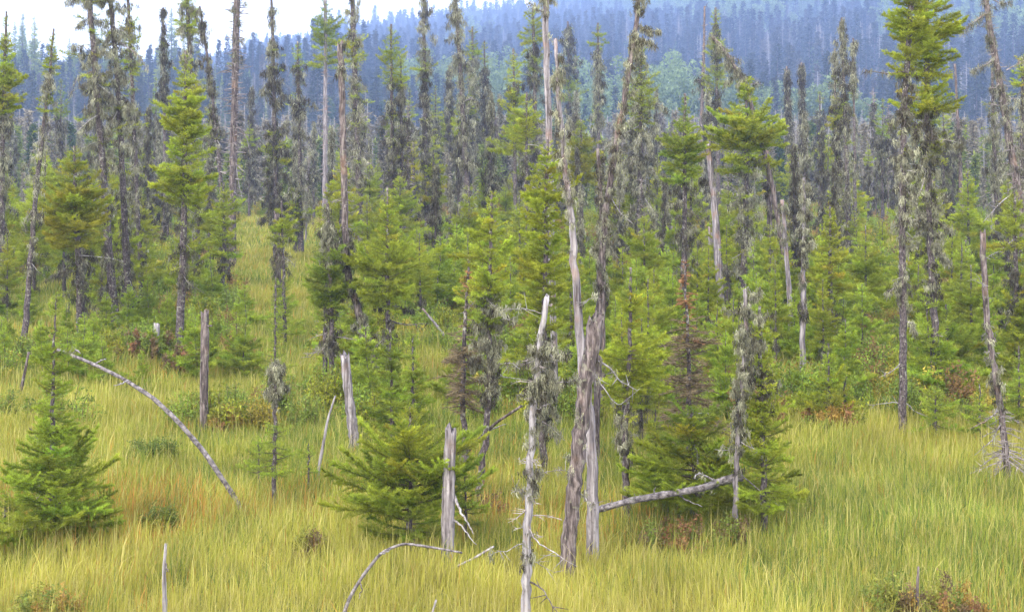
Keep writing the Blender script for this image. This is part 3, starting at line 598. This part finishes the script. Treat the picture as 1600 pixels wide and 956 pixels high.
pole('thin grey twig leaning in the grass of the middle clearing', [(700,532),(682,508),(660,482)], 5, 3, 'g', name='stick', cat='stick', sink=False, dys=[0,0,0])
pole('dark dead bough sticking up among the left-of-centre grey trees', [(787,330),(780,240),(768,150)], 7, 4, 'n', name='dead_tree', cat='dead tree')
pole('grey fallen log held up off the grass, running right from the big snags', [(932,796),(985,782),(1040,772),(1100,762),(1130,750),(1160,744)], 10, 13, 'f', name='fallen_log', cat='log', Y=20.0, dys=[0,-.05,-.1,-.1,-.05,0], rough=.22, sink=False,
     limbs=[([(1060,772),(1072,782),(1098,790)],3,0,'g'),([(930,795),(915,780),(908,772)],5,1,'p'),([(1128,752),(1110,748),(1092,738),(1085,745)],5,1,'p'),([(1020,776),(1022,768),(1024,762)],3,0,'g')], zones=[(0,.4,10),(.5,1,8)])

# ------------------------------------------------------------------ low shrubs
def shrub(label, xb, yb, wpx, hpx, cols, seed, dens=1., twig=(.14,.07,.05)):
    rng = np.random.default_rng(seed); Y = dist(yb, .1); s = Y/F; bx = (xb-800)*s; gz = float(terr(bx, Y))
    rt = put(root('shrub', (bx, Y, gz)), label, 'shrub'); W, H = wpx*s/2, hpx*s*1.3
    gs, gl = Geo(), Geo(); k = .034*max(1, Y/20)
    ns = int(26*dens*max(1, W/.4)); tips = []
    for i in range(ns):
        a = rng.uniform(0, 2*PI); q = rng.uniform(0, 1)**.6; b = np.array([math.cos(a)*q*W*.75, math.sin(a)*q*W*.75, -.05]); t = b+np.array([math.cos(a)*W*.3*rng.uniform(0, 1), math.sin(a)*W*.3*rng.uniform(0, 1), H*rng.uniform(.55, 1.05)*(1-.4*q*q)])
        m = (b+t)/2+rng.normal(0, .03, 3); tube(gs, resample([b, m, t], 5), np.linspace(.006, .002, 5)*max(1, Y/22), 3, col=twig); tips.append((m, t))
    n = int(ns*120*max(1, H/.4)); ix = rng.integers(0, ns, n); u = rng.uniform(-.4, 1, n)[:, None]; M_ = np.array([t[0] for t in tips])[ix]; T_ = np.array([t[1] for t in tips])[ix]
    p = M_*(1-u)+T_*u+rng.normal(0, .035, (n, 3)); dn = nrm(rng.normal(0, 1, (n, 3))+np.array([0, 0, .5])); q = nrm(np.cross(dn, rng.normal(0, 1, (n, 3))))
    ln = k*rng.uniform(.7, 1.4, n)[:, None]; v = np.stack([p-q*ln*.3, p+q*ln*.3, p+dn*ln], 1)
    cs = np.array(cols); c = cs[rng.integers(0, len(cs), ns)[ix]]*rng.uniform(.7, 1.3, (n, 1)); 
    gl.tris(v, c); gs.obj('stem', TWIGM, rt); gl.obj('foliage', NEEDLE, rt)
Rd, Or, Gr, Yl, Bn = (.25,.13,.06), (.32,.21,.05), (.16,.205,.038), (.26,.27,.05), (.17,.12,.06)
shrub('reddish leafy shrub in the grass at the bottom right corner', 1492, 962, 120, 78, [Rd,Bn,Gr,Bn,Yl,Or], 1)
shrub('orange-brown low shrub left of the reddish one at the bottom right', 1385, 968, 90, 78, [Or,Yl,Gr,Yl,Bn], 2, .8)
shrub('dull orange-green shrub patch in the bottom left corner', 70, 972, 150, 66, [Yl,Or,Gr,Gr], 3, .8)
shrub('rounded green shrub in the grass right of the lower-left young spruce', 246, 822, 70, 44, [Gr,Yl,Gr], 4)
shrub('dark green low shrub under the arc of the long bleached pole', 240, 716, 90, 40, [Gr,(.14,.19,.04)], 5)
shrub('rusty dwarf shrub in the low spruces at the foot of the left tall trees', 228, 562, 100, 48, [Rd,Bn,Gr,Gr], 6)
shrub('brownish shrub band just right of the small white stump', 290, 575, 80, 44, [Bn,Gr,Rd], 7)
shrub('orange and green bush under the bright yellow-green young spruce', 1300, 672, 110, 40, [Or,Gr,Yl,Rd], 8)
shrub('rusty heath shrub below the fallen log', 1065, 830, 150, 44, [Rd,Gr,Bn,Gr], 9, .8)
shrub('brown twiggy shrub below the lichen-caked dead spruce', 1150, 832, 70, 44, [Bn,Gr,Yl], 10, .7)
shrub('orange-leaved shrub clump right of the straight brown stump post', 345, 668, 60, 34, [Or,Rd,Yl], 11, .8)
shrub('green and rust shrub at the foot of the thick stump', 770, 790, 60, 34, [Rd,Gr,Bn], 12, .6)
shrub('yellow-green bush in the middle clearing behind the lone leaning stump', 575, 640, 70, 40, [Yl,Gr,Gr], 13, .8)
shrub('brown dead weed cluster left of the arched grey branch', 480, 866, 44, 44, [Bn,Yl], 14, .6)

# ------------------------------------------------------------------ ranks of other trees behind: prototypes, then copies
def proto(name, H, zones, seed, d=70, wood='b', lean=0.):
    rt = root(name, (0, 0, -50))
    rng = np.random.default_rng(seed)
    P = [(0, 0, -.3), (lean*.3+rng.normal(0, .04), rng.normal(0, .04), H*.35), (lean*.65, 0, H*.7), (lean, 0, H)]
    tree_mesh(rt, P, (.05 if H > 3 else .006)+.008*H, .02 if H > 3 else .006, [(z[0], H*z[1], H*z[2], z[3], z[4], z[5]) for z in zones], d, seed, wood, near=False)
    return rt
PR = {}
def addp(key, *a, **k): PR.setdefault(key, []).append(proto(*a, **k))
for i in range(3):
    addp('green', 'spruce_tree', 4.6, [('gyg'[i], .35, 1, .06, .95+.1*i, 1.1), ('k', .1, .4, .5, .35, .7)], 300+i, 55)
    addp('pointed', 'spruce_tree', 8., [('gbg'[i], .72, 1, .05, .5, 1.1), ('k', .3, .75, .42, .5, 1)], 310+i, 75)
    addp('lichen', 'spruce_tree', 8., [('lkl'[i], .62, 1, .1, .45, 1.2), ('k', .2, .64, .5, .62, 1.)], 320+i, 75)
    addp('yellow', 'spruce_tree', 6., [('gyy'[i], .62, 1, .1, .62, 1.1), ('k', .18, .62, .5, .5, .9)], 330+i, 65)
    addp('young', 'young_spruce', 1.9, [('n', .02, 1, .03, .66+.08*i, 1.2)], 340+i, 38)
    addp('bare', 'dead_tree', 7., [('t', .25, .98, .25, .45, .7), ('k', .3, .9, .2, .25, .4)], 350+i, 70, wood='gng'[i], lean=.35*(i-1))
    addp('hillside', 'spruce_tree', 15., [('bgb'[i], .1, 1, .12, 1.7, 1.4)], 360+i, 200)
for v in PR.values():
    for r_ in v: r_['used'] = 0
BASEH = dict(green=4.6, pointed=8., lichen=8., yellow=6., young=1.9, bare=7., hillside=15.)
def dup(r0, loc, rz, s, sx=1.):
    r = r0.copy(); COL.objects.link(r)
    for ch in r0.children:
        c = ch.copy(); COL.objects.link(c); c.parent = r
    r.location = loc; r.rotation_euler = (0, 0, rz); r.scale = (s*sx, s*sx, s)
    if 'used' in r: del r['used']
    return r
rng = np.random.default_rng(77)
items = []     # (kind, X, Y, height, rz, sx)
def free(x, y, lst, dpx):
    return all(abs(x-a) > dpx or abs(y-b) > dpx*.6 for a, b in lst)
pts = []
def scatter(n, xr, yr, kinds, hr, dpx, avoid=()):
    k = t = 0
    while k < n and t < 4000:
        t += 1; x = rng.uniform(*xr); y = rng.uniform(*yr)
        if any(x0 < x < x1 and y0 < y < y1 for x0, x1, y0, y1 in avoid): continue
        if not free(x, y, pts, dpx): continue
        pts.append((x, y)); k += 1
        ks = list(kinds); kd = rng.choice(ks, p=np.array([kinds[q] for q in ks])/sum(kinds.values()))
        Y = dist(y, .1); items.append((kd, (x-800)/F*Y, Y, rng.uniform(*hr[kd]), rng.uniform(0, 6.28), rng.uniform(.8, 1.2)))
H1 = dict(green=(3, 5.2), pointed=(6, 10.5), lichen=(5.5, 10), yellow=(4, 7.5), young=(1, 2.4), bare=(5, 9.5))
gap = [(372, 505, 340, 640), (610, 720, 520, 700)]
scatter(58, (-140, 1740), (318, 350), dict(lichen=4, pointed=3, bare=2, green=2, yellow=1), H1, 16)
scatter(72, (-120, 1720), (350, 402), dict(lichen=3.4, pointed=1.6, bare=1.3, green=4, yellow=2), dict(H1, pointed=(5, 8), lichen=(4.5, 7.5), bare=(4, 7.5), yellow=(4, 6)), 19, [(385, 440, 345, 402)])
scatter(54, (-100, 1700), (402, 470), dict(green=6, lichen=1.6, yellow=2, bare=.4), dict(H1, green=(3, 5), lichen=(3.5, 5.5), bare=(3, 6), yellow=(3, 4.6)), 26, gap)
scatter(34, (540, 1380), (440, 530), dict(green=5, young=2, yellow=1), dict(H1, green=(2.2, 3.6), yellow=(2.4, 3.4)), 26, gap)
scatter(10, (-60, 380), (440, 510), dict(green=3, young=4, lichen=.5), dict(H1, green=(1.8, 3.2), lichen=(3, 4.5)), 26, gap)
scatter(24, (100, 420), (500, 596), dict(young=1), dict(H1, young=(.8, 1.6)), 15)
scatter(9, (-60, 110), (480, 600), dict(young=1), dict(H1, young=(.8, 1.7)), 20)
scatter(30, (880, 1380), (490, 690), dict(young=4, green=2), dict(H1, young=(.9, 2.1), green=(2.0, 2.7)), 25)
scatter(20, (520, 880), (480, 640), dict(young=3,green=1), dict(H1, green=(2,2.8), young=(1, 2.0)), 20, gap)
scatter(20, (1380, 1680), (430, 630), dict(young=3, green=2), dict(H1, green=(2, 3.0)), 26)
scatter(20, (900, 1400), (430, 560), dict(young=1), dict(H1, young=(1.6, 2.9)), 18)
scatter(12, (520, 880), (430, 540), dict(young=1), dict(H1, young=(1.5, 2.8)), 18, gap)
scatter(8, (1380, 1660), (400, 520), dict(young=1), dict(H1, young=(1.5, 2.8)), 20)
# the blue spires of the near ridge beyond
for i in range(44):
    x = -75+i*14.5+rng.uniform(-6, 6)
    if i > 32: x = -60+rng.uniform(0, 360)
    Y = float(far_y(rng.uniform(285, 315)))
    top = 28+34*abs(math.sin(i*1.7))+(34 if 55 < x < 140 or 165 < x < 250 else -8)+rng.uniform(-12, 14)+max(0, x-270)*.9
    X = (x-800)/F*Y; z = float(terr(X, Y)); h = HC+(YH-top)/F*Y-z
    items.append(('hillside', X, Y, float(np.clip(h, 10, 45)), rng.uniform(0, 6.28), rng.uniform(1.0, 1.3)))

LOOK = dict(green='green bushy spruce', pointed='tall green-capped spruce', lichen='brown-grey lichen-hung spruce', yellow='yellow-topped spruce',
            young='low bright young spruce', bare='bare grey dead spruce', hillside='hazy blue spruce')
CAT = dict(green='spruce', pointed='spruce', lichen='spruce', yellow='spruce', young='young spruce', bare='dead tree', hillside='spruce')
# landmarks along the picture, used to say where a tree of the ranks stands
MARKS = [(-400, 'past the left edge trees'), (40, 'by the left edge trees'), (150, 'by the tall grey pair'), (290, 'by the green-topped spruce'), (430, 'by the broad lichen spire'),
         (540, 'by the dark broken-topped pole'), (620, 'by the loose-tiered spire'), (720, 'by the lichen-knotted dead spruce'), (800, 'by the short pointed spruce'), (870, 'by the smooth grey pole'),
         (935, 'by the lone capped spire'), (1000, 'by the huge lichen spruce'), (1075, 'by the blue-green spruce'), (1165, 'by the spreading green spruce'), (1250, 'by the small snag pair'),
         (1320, 'by the right skyline spires'), (1430, 'by the big right pair'), (1560, 'by the crooked right-edge spruce')]
def band(kd, Y):
    if kd == 'hillside': return 'on the far ridge'
    return 'far behind' if Y > 108 else ('well behind' if Y > 66 else ('amid trees' if Y > 42 else 'in the grass'))
buck = {}
for it in items:
    x = 800+it[1]/it[2]*F; mk = min(MARKS, key=lambda m: abs(m[0]-x))[1]
    mk = {'hillside': 'left of the broad lichen spire' if x < 430 else mk}.get(it[0], mk)
    hs = BASEH[it[0]]; sz = ''
    buck.setdefault((it[0], band(it[0], it[2]), mk, sz), []).append((x, it))
ORD = ['leftmost', 'second', 'third', 'fourth', 'fifth', 'sixth', 'seventh', 'eighth', 'ninth', 'tenth', 'eleventh', 'twelfth']
CNT = ['', 'one', 'two', 'three', 'four', 'five', 'six', 'seven', 'eight', 'nine', 'ten', 'eleven', 'twelve']
for (kd, bd, mk, sz), lst in buck.items():
    lst.sort(key=lambda q: q[0]); n = len(lst)
    for i, (x, it) in enumerate(lst):
        ps = PR[kd]; r0 = min(ps, key=lambda p: (p['used'], rng.uniform())); r0['used'] += 1
        s = it[3]/BASEH[kd]; z = float(terr(it[1], it[2]))
        if r0['used'] == 1 and False: o = r0
        else: o = dup(r0, (it[1], it[2], z-.05), it[4], s, it[5])
        lk = LOOK[kd]
        grp = {'hillside': 'hazy blue spruces along the near ridge'}.get(kd, lk.replace('spruce', 'spruces')+' of the ranks behind')
        if kd == 'hillside' :
            lab = 'one of the hazy blue spruces ranked on the near ridge at upper left'
        elif n == 1: lab = f'{lk} {bd}, {mk}'
        elif n <= 12:
            pos = 'leftmost' if i == 0 else ('rightmost' if i == n-1 else f'{ORD[i]} from left')
            lab = f'{pos} {lk} {bd}, {mk}' 
        put(o, lab, CAT[kd], grp)
for v in PR.values():
    for r_ in v:
        for ch in list(r_.children): bpy.data.objects.remove(ch, do_unlink=True)
        bpy.data.objects.remove(r_, do_unlink=True)

# ------------------------------------------------------------------ the ground, one sheet to the hills
def ground():
    ys = np.concatenate([np.linspace(-60, 8, 12)[:-1], np.linspace(8, 60, 130)[:-1], np.linspace(60, 160, 70)[:-1], np.linspace(160, 3600, 190)])
    us = np.linspace(-1, 1, 170); V = []
    X = us[None, :]*(30+np.maximum(ys, 0)*.75)[:, None]; Yg = ys[:, None]*np.ones_like(X)
    Z = terr(X, Yg); V = np.stack([X, Yg, Z], -1).reshape(-1, 3)
    ny, nx = X.shape; i, j = np.meshgrid(np.arange(ny-1), np.arange(nx-1), indexing='ij'); i = i.ravel(); j = j.ravel()
    a_ = i*nx+j; tr = np.concatenate([np.stack([a_, a_+1, a_+nx+1], 1), np.stack([a_, a_+nx+1, a_+nx], 1)])
    g = Geo(); g.add(V, tr, (.1, .1, .03))
    m, t, o = mat_base('bog_ground'); N = t.nodes.new; L = t.links.new
    tc = N('ShaderNodeTexCoord'); nz = N('ShaderNodeTexNoise'); nz.inputs['Scale'].default_value = .9; nz.inputs['Detail'].default_value = 8; L(tc.outputs['Object'], nz.inputs['Vector'])
    r = N('ShaderNodeValToRGB'); r.color_ramp.elements[0].position = .35; r.color_ramp.elements[0].color = (.06, .075, .018, 1); r.color_ramp.elements[1].position = .68; r.color_ramp.elements[1].color = (.20, .19, .045, 1)
    L(nz.outputs['Fac'], r.inputs[0]); p = N('ShaderNodeBsdfPrincipled'); p.inputs['Roughness'].default_value = 1; p.inputs['Specular IOR Level'].default_value = .1
    L(r.outputs[0], p.inputs['Base Color']); L(p.outputs[0], o.inputs[0])
    ob = g.obj('ground', m, smooth=True); put(ob, 'flat mossy bog ground rising to wooded hills far off', 'ground', kind='structure')
ground()

# ------------------------------------------------------------------ sedge
def vnoise(x, y, sc, seed):
    r = np.random.default_rng(seed); o = np.zeros_like(x)
    for k in range(7):
        a_ = r.uniform(0, 2*PI); f = sc*r.uniform(.6, 1.9); o += np.sin((x*math.cos(a_)+y*math.sin(a_))*f+r.uniform(0, 6)+1.3*np.sin((x*math.sin(a_)-y*math.cos(a_))*f*.6+k))
    return o/7*1.6      # about -1..1
def sedge():
    rng = np.random.default_rng(9)
    g = Geo(); 
    bands = [(11, 14, 650, 1.), (14, 17, 1000, 1.), (17, 21, 1100, 1.05), (21, 27, 980, 1.2), (27, 36, 680, 1.5), (36, 50, 390, 2.05), (50, 75, 180, 3.), (75, 120, 60, 4.8), (120, 190, 15, 8.5)]
    for y0, y1, dn, ws in bands:
        hw = lambda y: .40*y+1.5
        area = (hw(y0)+hw(y1))*(y1-y0); n = int(area*dn*1.5)
        # tussocks: blades gather round centres
        nc = n//9; cy_ = rng.uniform(y0, y1, nc); cx_ = rng.uniform(-1, 1, nc)*hw(cy_)
        ix = rng.integers(0, nc, n); x = cx_[ix]+rng.normal(0, .07*ws**.5, n); y = cy_[ix]+rng.normal(0, .07*ws**.5, n)
        z = terr(x, y)
        hN = vnoise(x, y, .8, 1)+.6*vnoise(x, y, 3.1, 2); yl = vnoise(x, y, .42, 3)+.5*vnoise(x, y, 1.7, 4)+.35*vnoise(x, y, 6, 8); rdn = vnoise(x, y, .7, 5)+.6*vnoise(x, y, 2.7, 6)
        h = (.245+.065*hN+.10*rng.normal(0, 1, n)).clip(.12, .75)
        la = vnoise(x, y, .9, 7)*2.6+rng.normal(0, 1.5, n); lean = np.abs(rng.normal(.22, .24, n))*h; th = rng.uniform(0, 1, n) < .24; lean = np.where(th, h*rng.uniform(.8, 1.5, n), lean); h = np.where(th, h*.45, h); tall = rng.uniform(0, 1, n) < .012; h = np.where(tall, rng.uniform(.42, .64, n), h); th = th | tall
        dx, dy = np.cos(la)*lean, np.sin(la)*lean
        wd = .0044*ws*rng.uniform(.45, 1.2, n)
        a_ = rng.uniform(0, PI, n); sx, sy = np.cos(a_)*wd, np.sin(a_)*wd*.6
        b = np.stack([x, y, z-.03], -1); s = np.stack([sx, sy, 0*sx], -1)
        m_ = b+np.stack([dx*.30, dy*.30, h*.62], -1); t_ = b+np.stack([dx, dy, h*(1-.18*(lean/h)**2)], -1)
        V = np.stack([b-s, b+s, m_+s*.8, m_-s*.8, t_], 1)
        # colours: green to straw by patch, single dry blades and rusty ones mixed in
        gr = np.array([.185, .245, .034]); ye = np.array([.385, .355, .065]); st = np.array([.46, .40, .14]); ru = np.array([.42, .22, .05]); dk = np.array([.085, .15, .03])
        near = np.clip((24-y)/9, 0, 1)
        f = np.clip(  .46+.28*yl+.36*near+rng.normal(0, .2, n), 0, 1)[:, None]; c = gr*(1-f)+ye*f
        q = rng.uniform(0, 1, n); ms = (q < .14+.10*near) | th; c[ms] = st*.8+c[ms]*.2
        mr_ = (rng.uniform(0, 1, n) < np.clip(.03+.22*(rdn-.15)*(1+near), .015, .42)); c[mr_] = ru
        md = (rng.uniform(0, 1, n) < np.clip(-.25*yl+.06, 0, .22)); c[md] = dk
        c = c*rng.uniform(.72, 1.25, (n, 1))
        tr = np.array([[0, 1, 2], [0, 2, 3], [3, 2, 4]])
        F_ = (tr[None]+np.arange(n)[:, None, None]*5).reshape(-1, 3)
        g.add(V.reshape(-1, 3), F_, np.repeat(c, 5, axis=0))
    ob = g.obj('grass', GRASSM); put(ob, 'tall yellow-green sedge covering the open bog', 'grass', kind='stuff')
sedge()

# ------------------------------------------------------------------ heath and seedlings between the trees
def picker(ob, pc, data):
    me = ob.data
    for nm, ar, ty in data:
        at = me.attributes.new(nm, ty, 'POINT'); at.data.foreach_set('value', ar.astype(np.int32 if ty == 'INT' else np.float32))
    t = bpy.data.node_groups.new('scatter_'+ob.name, 'GeometryNodeTree'); t.interface.new_socket('Geometry', in_out='INPUT', socket_type='NodeSocketGeometry'); t.interface.new_socket('Geometry', in_out='OUTPUT', socket_type='NodeSocketGeometry')
    N = t.nodes.new; L = t.links.new; gi, go = N('NodeGroupInput'), N('NodeGroupOutput'); ci = N('GeometryNodeCollectionInfo'); ci.inputs['Collection'].default_value = pc; ci.inputs['Separate Children'].default_value = True; ci.inputs['Reset Children'].default_value = True
    ip = N('GeometryNodeInstanceOnPoints'); ip.inputs['Pick Instance'].default_value = True
    def na(nm, ty):
        a_ = N('GeometryNodeInputNamedAttribute'); a_.data_type = ty; a_.inputs['Name'].default_value = nm; return [o_ for o_ in a_.outputs if o_.enabled and o_.name == 'Attribute'][0]
    m2p = N('GeometryNodeMeshToPoints'); L(gi.outputs[0], m2p.inputs['Mesh']); L(m2p.outputs[0], ip.inputs['Points']); L(ci.outputs[0], ip.inputs['Instance']); L(na('kind_ix', 'INT'), ip.inputs['Instance Index']); L(na('size', 'FLOAT'), ip.inputs['Scale'])
    cx = N('ShaderNodeCombineXYZ'); L(na('turn', 'FLOAT'), cx.inputs[2]); L(cx.outputs[0], ip.inputs['Rotation']); L(ip.outputs[0], go.inputs[0])
    md = ob.modifiers.new('scatter', 'NODES'); md.node_group = t
def points_obj(name, X, Y, Z):
    me = bpy.data.meshes.new(name); me.vertices.add(len(X)); me.vertices.foreach_set('co', np.stack([X, Y, Z], 1).astype(np.float32).ravel())
    ob = bpy.data.objects.new(name, me); COL.objects.link(ob); return ob
def heath():
    rng = np.random.default_rng(55); pc = bpy.data.collections.new('heath_kinds')
    def clump(i, base, tip, n=1500):
        g = Geo(); ns = 24; a_ = rng.uniform(0, 6.28, ns); q = rng.uniform(0, .42, ns); hh = rng.uniform(.25, .75, ns)*(1.1-q); tp = np.stack([np.cos(a_)*q*1.3, np.sin(a_)*q*1.3, hh], -1); bs = tp*np.array([.5, .5, 0])
        ix = rng.integers(0, ns, n); u = rng.uniform(.15, 1, (n, 1)); p = bs[ix]*(1-u)+tp[ix]*u+rng.normal(0, .045, (n, 3)); d_ = nrm(rng.normal(0, 1, (n, 3))+np.array([0, 0, .5])); qv = nrm(np.cross(d_, rng.normal(0, 1, (n, 3)))); k = rng.uniform(.03, .075, (n, 1))
        c = (np.array(base)+(np.array(tip)-np.array(base))*rng.uniform(0, 1, (n, 1)))*rng.uniform(.75, 1.25, (ns, 1))[ix]; g.tris(np.stack([p-qv*k*.25, p+qv*k*.25, p+d_*k], 1), c)
        for j in range(ns): tube(g, [bs[j], (bs[j]+tp[j])/2, tp[j]], [.008, .005, .003], 3, col=(.16, .11, .08), cap=False)
        return g.obj('heath_%d' % i, NEEDLE, link=False)
    for o in [clump(0, (.10, .16, .025), (.24, .32, .045)), clump(1, (.15, .18, .02), (.36, .37, .04)), clump(2, (.12, .17, .035), (.23, .30, .05)), clump(3, (.17, .11, .05), (.34, .20, .07)), clump(4, (.22, .20, .03), (.45, .36, .06))]: pc.objects.link(o)
    n = 5200; y = 27*np.exp(rng.uniform(0, 1, n)**.8*math.log(120/27)); x = rng.uniform(-1, 1, n)*(y*.40+2); px = 800+x/y*F; py = YH+(HC)/y*F
    keep = (vnoise(x, y, .33, 61)+.5*vnoise(x, y, .9, 62)+.30*sstep(30, 55, y) > .12) & ~((px > 372) & (px < 505) & (py > 340) & (py < 600)) & ~((px > 610) & (px < 720) & (py > 560))
    x, y = x[keep], y[keep]; n = len(x); ob = points_obj('undergrowth', x, y, terr(x, y)-.04); put(ob, 'low heath shrubs and seedling spruces tangled between the tree stems', 'undergrowth', kind='stuff')
    picker(ob, pc, (('kind_ix', rng.choice([0, 0, 0, 1, 1, 2, 2, 3, 4], n), 'INT'), ('size', rng.uniform(.6, 1.35, n)*(1+.35*sstep(40, 70, y)), 'FLOAT'), ('turn', rng.uniform(0, 6.28, n), 'FLOAT')))
heath()

# ------------------------------------------------------------------ far woods on the hills
def far_woods():
    rng = np.random.default_rng(21)
    pc = bpy.data.collections.new('wood_kinds')
    def spire(i, base, tip, H=11., R=1.5, lo=.1):
        g = Geo(); n = 900; u = rng.uniform(0, 1, n)**1.05; z = H*(1-u*(1-lo)); az = np.floor(rng.uniform(0, 9, n))*.7+np.floor(z*1.8)*1.1; r = (.08+R*u)*rng.uniform(.3, 1.05, n)*(1+.3*np.sin(np.floor(z*1.8)*3.3+i))
        p = np.stack([np.cos(az)*r, np.sin(az)*r, z-r*.25], -1)+rng.normal(0, .12, (n, 3)); d_ = nrm(np.stack([np.cos(az), np.sin(az), 0*az-.2], -1)+rng.normal(0, .6, (n, 3))); q = nrm(np.cross(d_, rng.normal(0, 1, (n, 3))))
        k = rng.uniform(.25, .6, (n, 1)); c = np.array(base)+(np.array(tip)-np.array(base))*rng.uniform(0, 1, (n, 1))
        g.tris(np.stack([p-q*k*.22, p+q*k*.22, p+d_*k], 1), c*rng.uniform(.7, 1.3, (n, 1)))
        tube(g, [(0, 0, -.5), (0, 0, H*.5), (0, 0, H)], [.16, .1, .03], 4, col=(.12, .10, .10)); return g.obj('wood_%02d_spire' % (10 if i == 91 else i), NEEDLE, link=False)
    def round_(i, base, tip, H=12.):
        g = Geo(); n = 1300; cl = rng.normal(0, 1, (16, 3))*np.array([1.7, 1.7, 1.9])+np.array([0, 0, H*.66]); ix = rng.integers(0, 16, n)
        p = cl[ix]+nrm(rng.normal(0, 1, (n, 3)))*rng.uniform(.6, 1.25, (n, 1)); d_ = nrm(rng.normal(0, 1, (n, 3))); q = nrm(np.cross(d_, rng.normal(0, 1, (n, 3)))); k = rng.uniform(.3, .6, (n, 1))
        c = np.array(base)+(np.array(tip)-np.array(base))*rng.uniform(0, 1, (n, 1)); g.tris(np.stack([p-q*k*.4, p+q*k*.4, p+d_*k], 1), c)
        tube(g, [(0, 0, -.5), (.1, 0, H*.4), (0, .1, H*.8)], [.18, .13, .05], 5, col=(.38, .36, .36)); return g.obj('wood_%02d_round' % i, NEEDLE, link=False)
    def barep(i):
        g = Geo(); tube(g, [(0, 0, -.5), (.1, 0, 5), (0, 0, 10)], [.10, .07, .03], 4, col=(.22, .21, .22)); n = 160; z = rng.uniform(3, 9.8, n); az = rng.uniform(0, 6.28, n); d_ = np.stack([np.cos(az), np.sin(az), 0*az-.15], -1); p = np.stack([0*z, 0*z, z], -1); k = rng.uniform(.3, 1.1, (n, 1))
        g.tris(np.stack([p, p+np.array([0, 0, .05]), p+d_*k], 1), np.tile([.16, .15, .15], (n, 1))); return g.obj('wood_%02d_bare' % i, TWIGM, link=False)
    ps = [spire(0, (.035, .045, .035), (.07, .085, .06)), spire(1, (.045, .05, .04), (.08, .085, .06), 12, 1.2), spire(2, (.03, .04, .035), (.06, .075, .055), 13, 1.8), spire(3, (.09, .085, .06), (.16, .14, .09), 9, .8),
          spire(4, (.05, .08, .03), (.10, .14, .05), 8, 1.5), barep(5), barep(6), round_(7, (.10, .15, .06), (.22, .29, .12)), round_(8, (.10, .14, .06), (.19, .25, .11), 10),
          spire(9, (.15, .135, .11), (.32, .29, .23), 9.5, .8), spire(91, (.10, .14, .04), (.24, .28, .07), 7.5, 1.2)]
    for o in ps: pc.objects.link(o)
    # points: flat 150-230 m, then the slopes
    X, Y, K, S = [], [], [], []
    def rows(y0, y1, n, mk):
        y = np.sqrt(rng.uniform(y0*y0, y1*y1, n)); x = rng.uniform(-1, 1, n)*(y*.42+6); k, s = mk(x, y); X.append(x); Y.append(y); K.append(k); S.append(s)
    rows(108, 150, 380, lambda x, y: (rng.choice([9, 9, 10, 5, 10, 10], len(x)), rng.uniform(.35, .8, len(x))))
    rows(135, 230, 2200, lambda x, y: (rng.choice([9, 3, 5, 6, 9, 10, 10, 4], len(x)), rng.uniform(.42, .95, len(x))))
    def hillk(x, y):
        k = rng.choice([0, 1, 2, 4, 0, 1, 2, 5, 3], len(x)); rn = vnoise(x, y, .035, 31)-.10+.9*sstep(-.02, .16, x/y)*sstep(420, 600, y)*(1-sstep(880, 960, y))
        m = (rn > .35) & (x > -30) & (rng.uniform(0, 1, len(x)) < .55); k[m] = rng.choice([7, 8], m.sum())
        b = (vnoise(x, y, .05, 33) > .3) & (rng.uniform(0, 1, len(x)) < .5); k[b] = rng.choice([5, 6, 3], b.sum()); return k, rng.uniform(.6, 1.4, len(x))*np.where((y > 850) & (x < 60), 1.45, 1)
    rows(230, 420, 4200, hillk); rows(420, 1060, 15000, hillk)
    X, Y, K, S = map(np.concatenate, (X, Y, K, S)); S = np.where((X/Y < -.13) & (Y > 200), S*.72, S); K = np.where((X/Y < -.1) & (K > 6) & (K < 9), 1, K); Y2 = far_y(Y); X = X*Y2/Y; S = S*Y2/Y; Y = Y2; 
    ob = points_obj('forest', X, Y, terr(X, Y)-.2); put(ob, 'hazy blue spruce forest covering the far hillside', 'forest', kind='stuff')
    picker(ob, pc, (('kind_ix', K, 'INT'), ('size', S, 'FLOAT'), ('turn', rng.uniform(0, 6.28, len(X)), 'FLOAT')))
far_woods()

# ------------------------------------------------------------------ the smoky blue air
def haze():
    x0, x1, y0, y1, z0, z1 = -2600, 2600, -62, 3602, -3, 420
    V = [(x, y, z) for z in (z0, z1) for y in (y0, y1) for x in (x0, x1)]
    T_ = [(0, 2, 3, 1), (4, 5, 7, 6), (0, 1, 5, 4), (2, 6, 7, 3), (0, 4, 6, 2), (1, 3, 7, 5)]
    me = bpy.data.meshes.new('haze'); me.from_pydata(V, [], T_); m, t, o = mat_base('haze_air')
    pv = t.nodes.new('ShaderNodeVolumePrincipled'); pv.inputs['Color'].default_value = HAZE_COL; pv.inputs['Density'].default_value = HAZE_D; pv.inputs['Anisotropy'].default_value = 0.
    t.links.new(pv.outputs[0], o.inputs['Volume']); me.materials.append(m); ob = bpy.data.objects.new('haze', me); COL.objects.link(ob); put(ob, 'thin blue smoky haze over bog and hills', 'haze', kind='stuff')
HAZE_COL = (.36, .51, .95, 1); HAZE_D = .00050
haze()
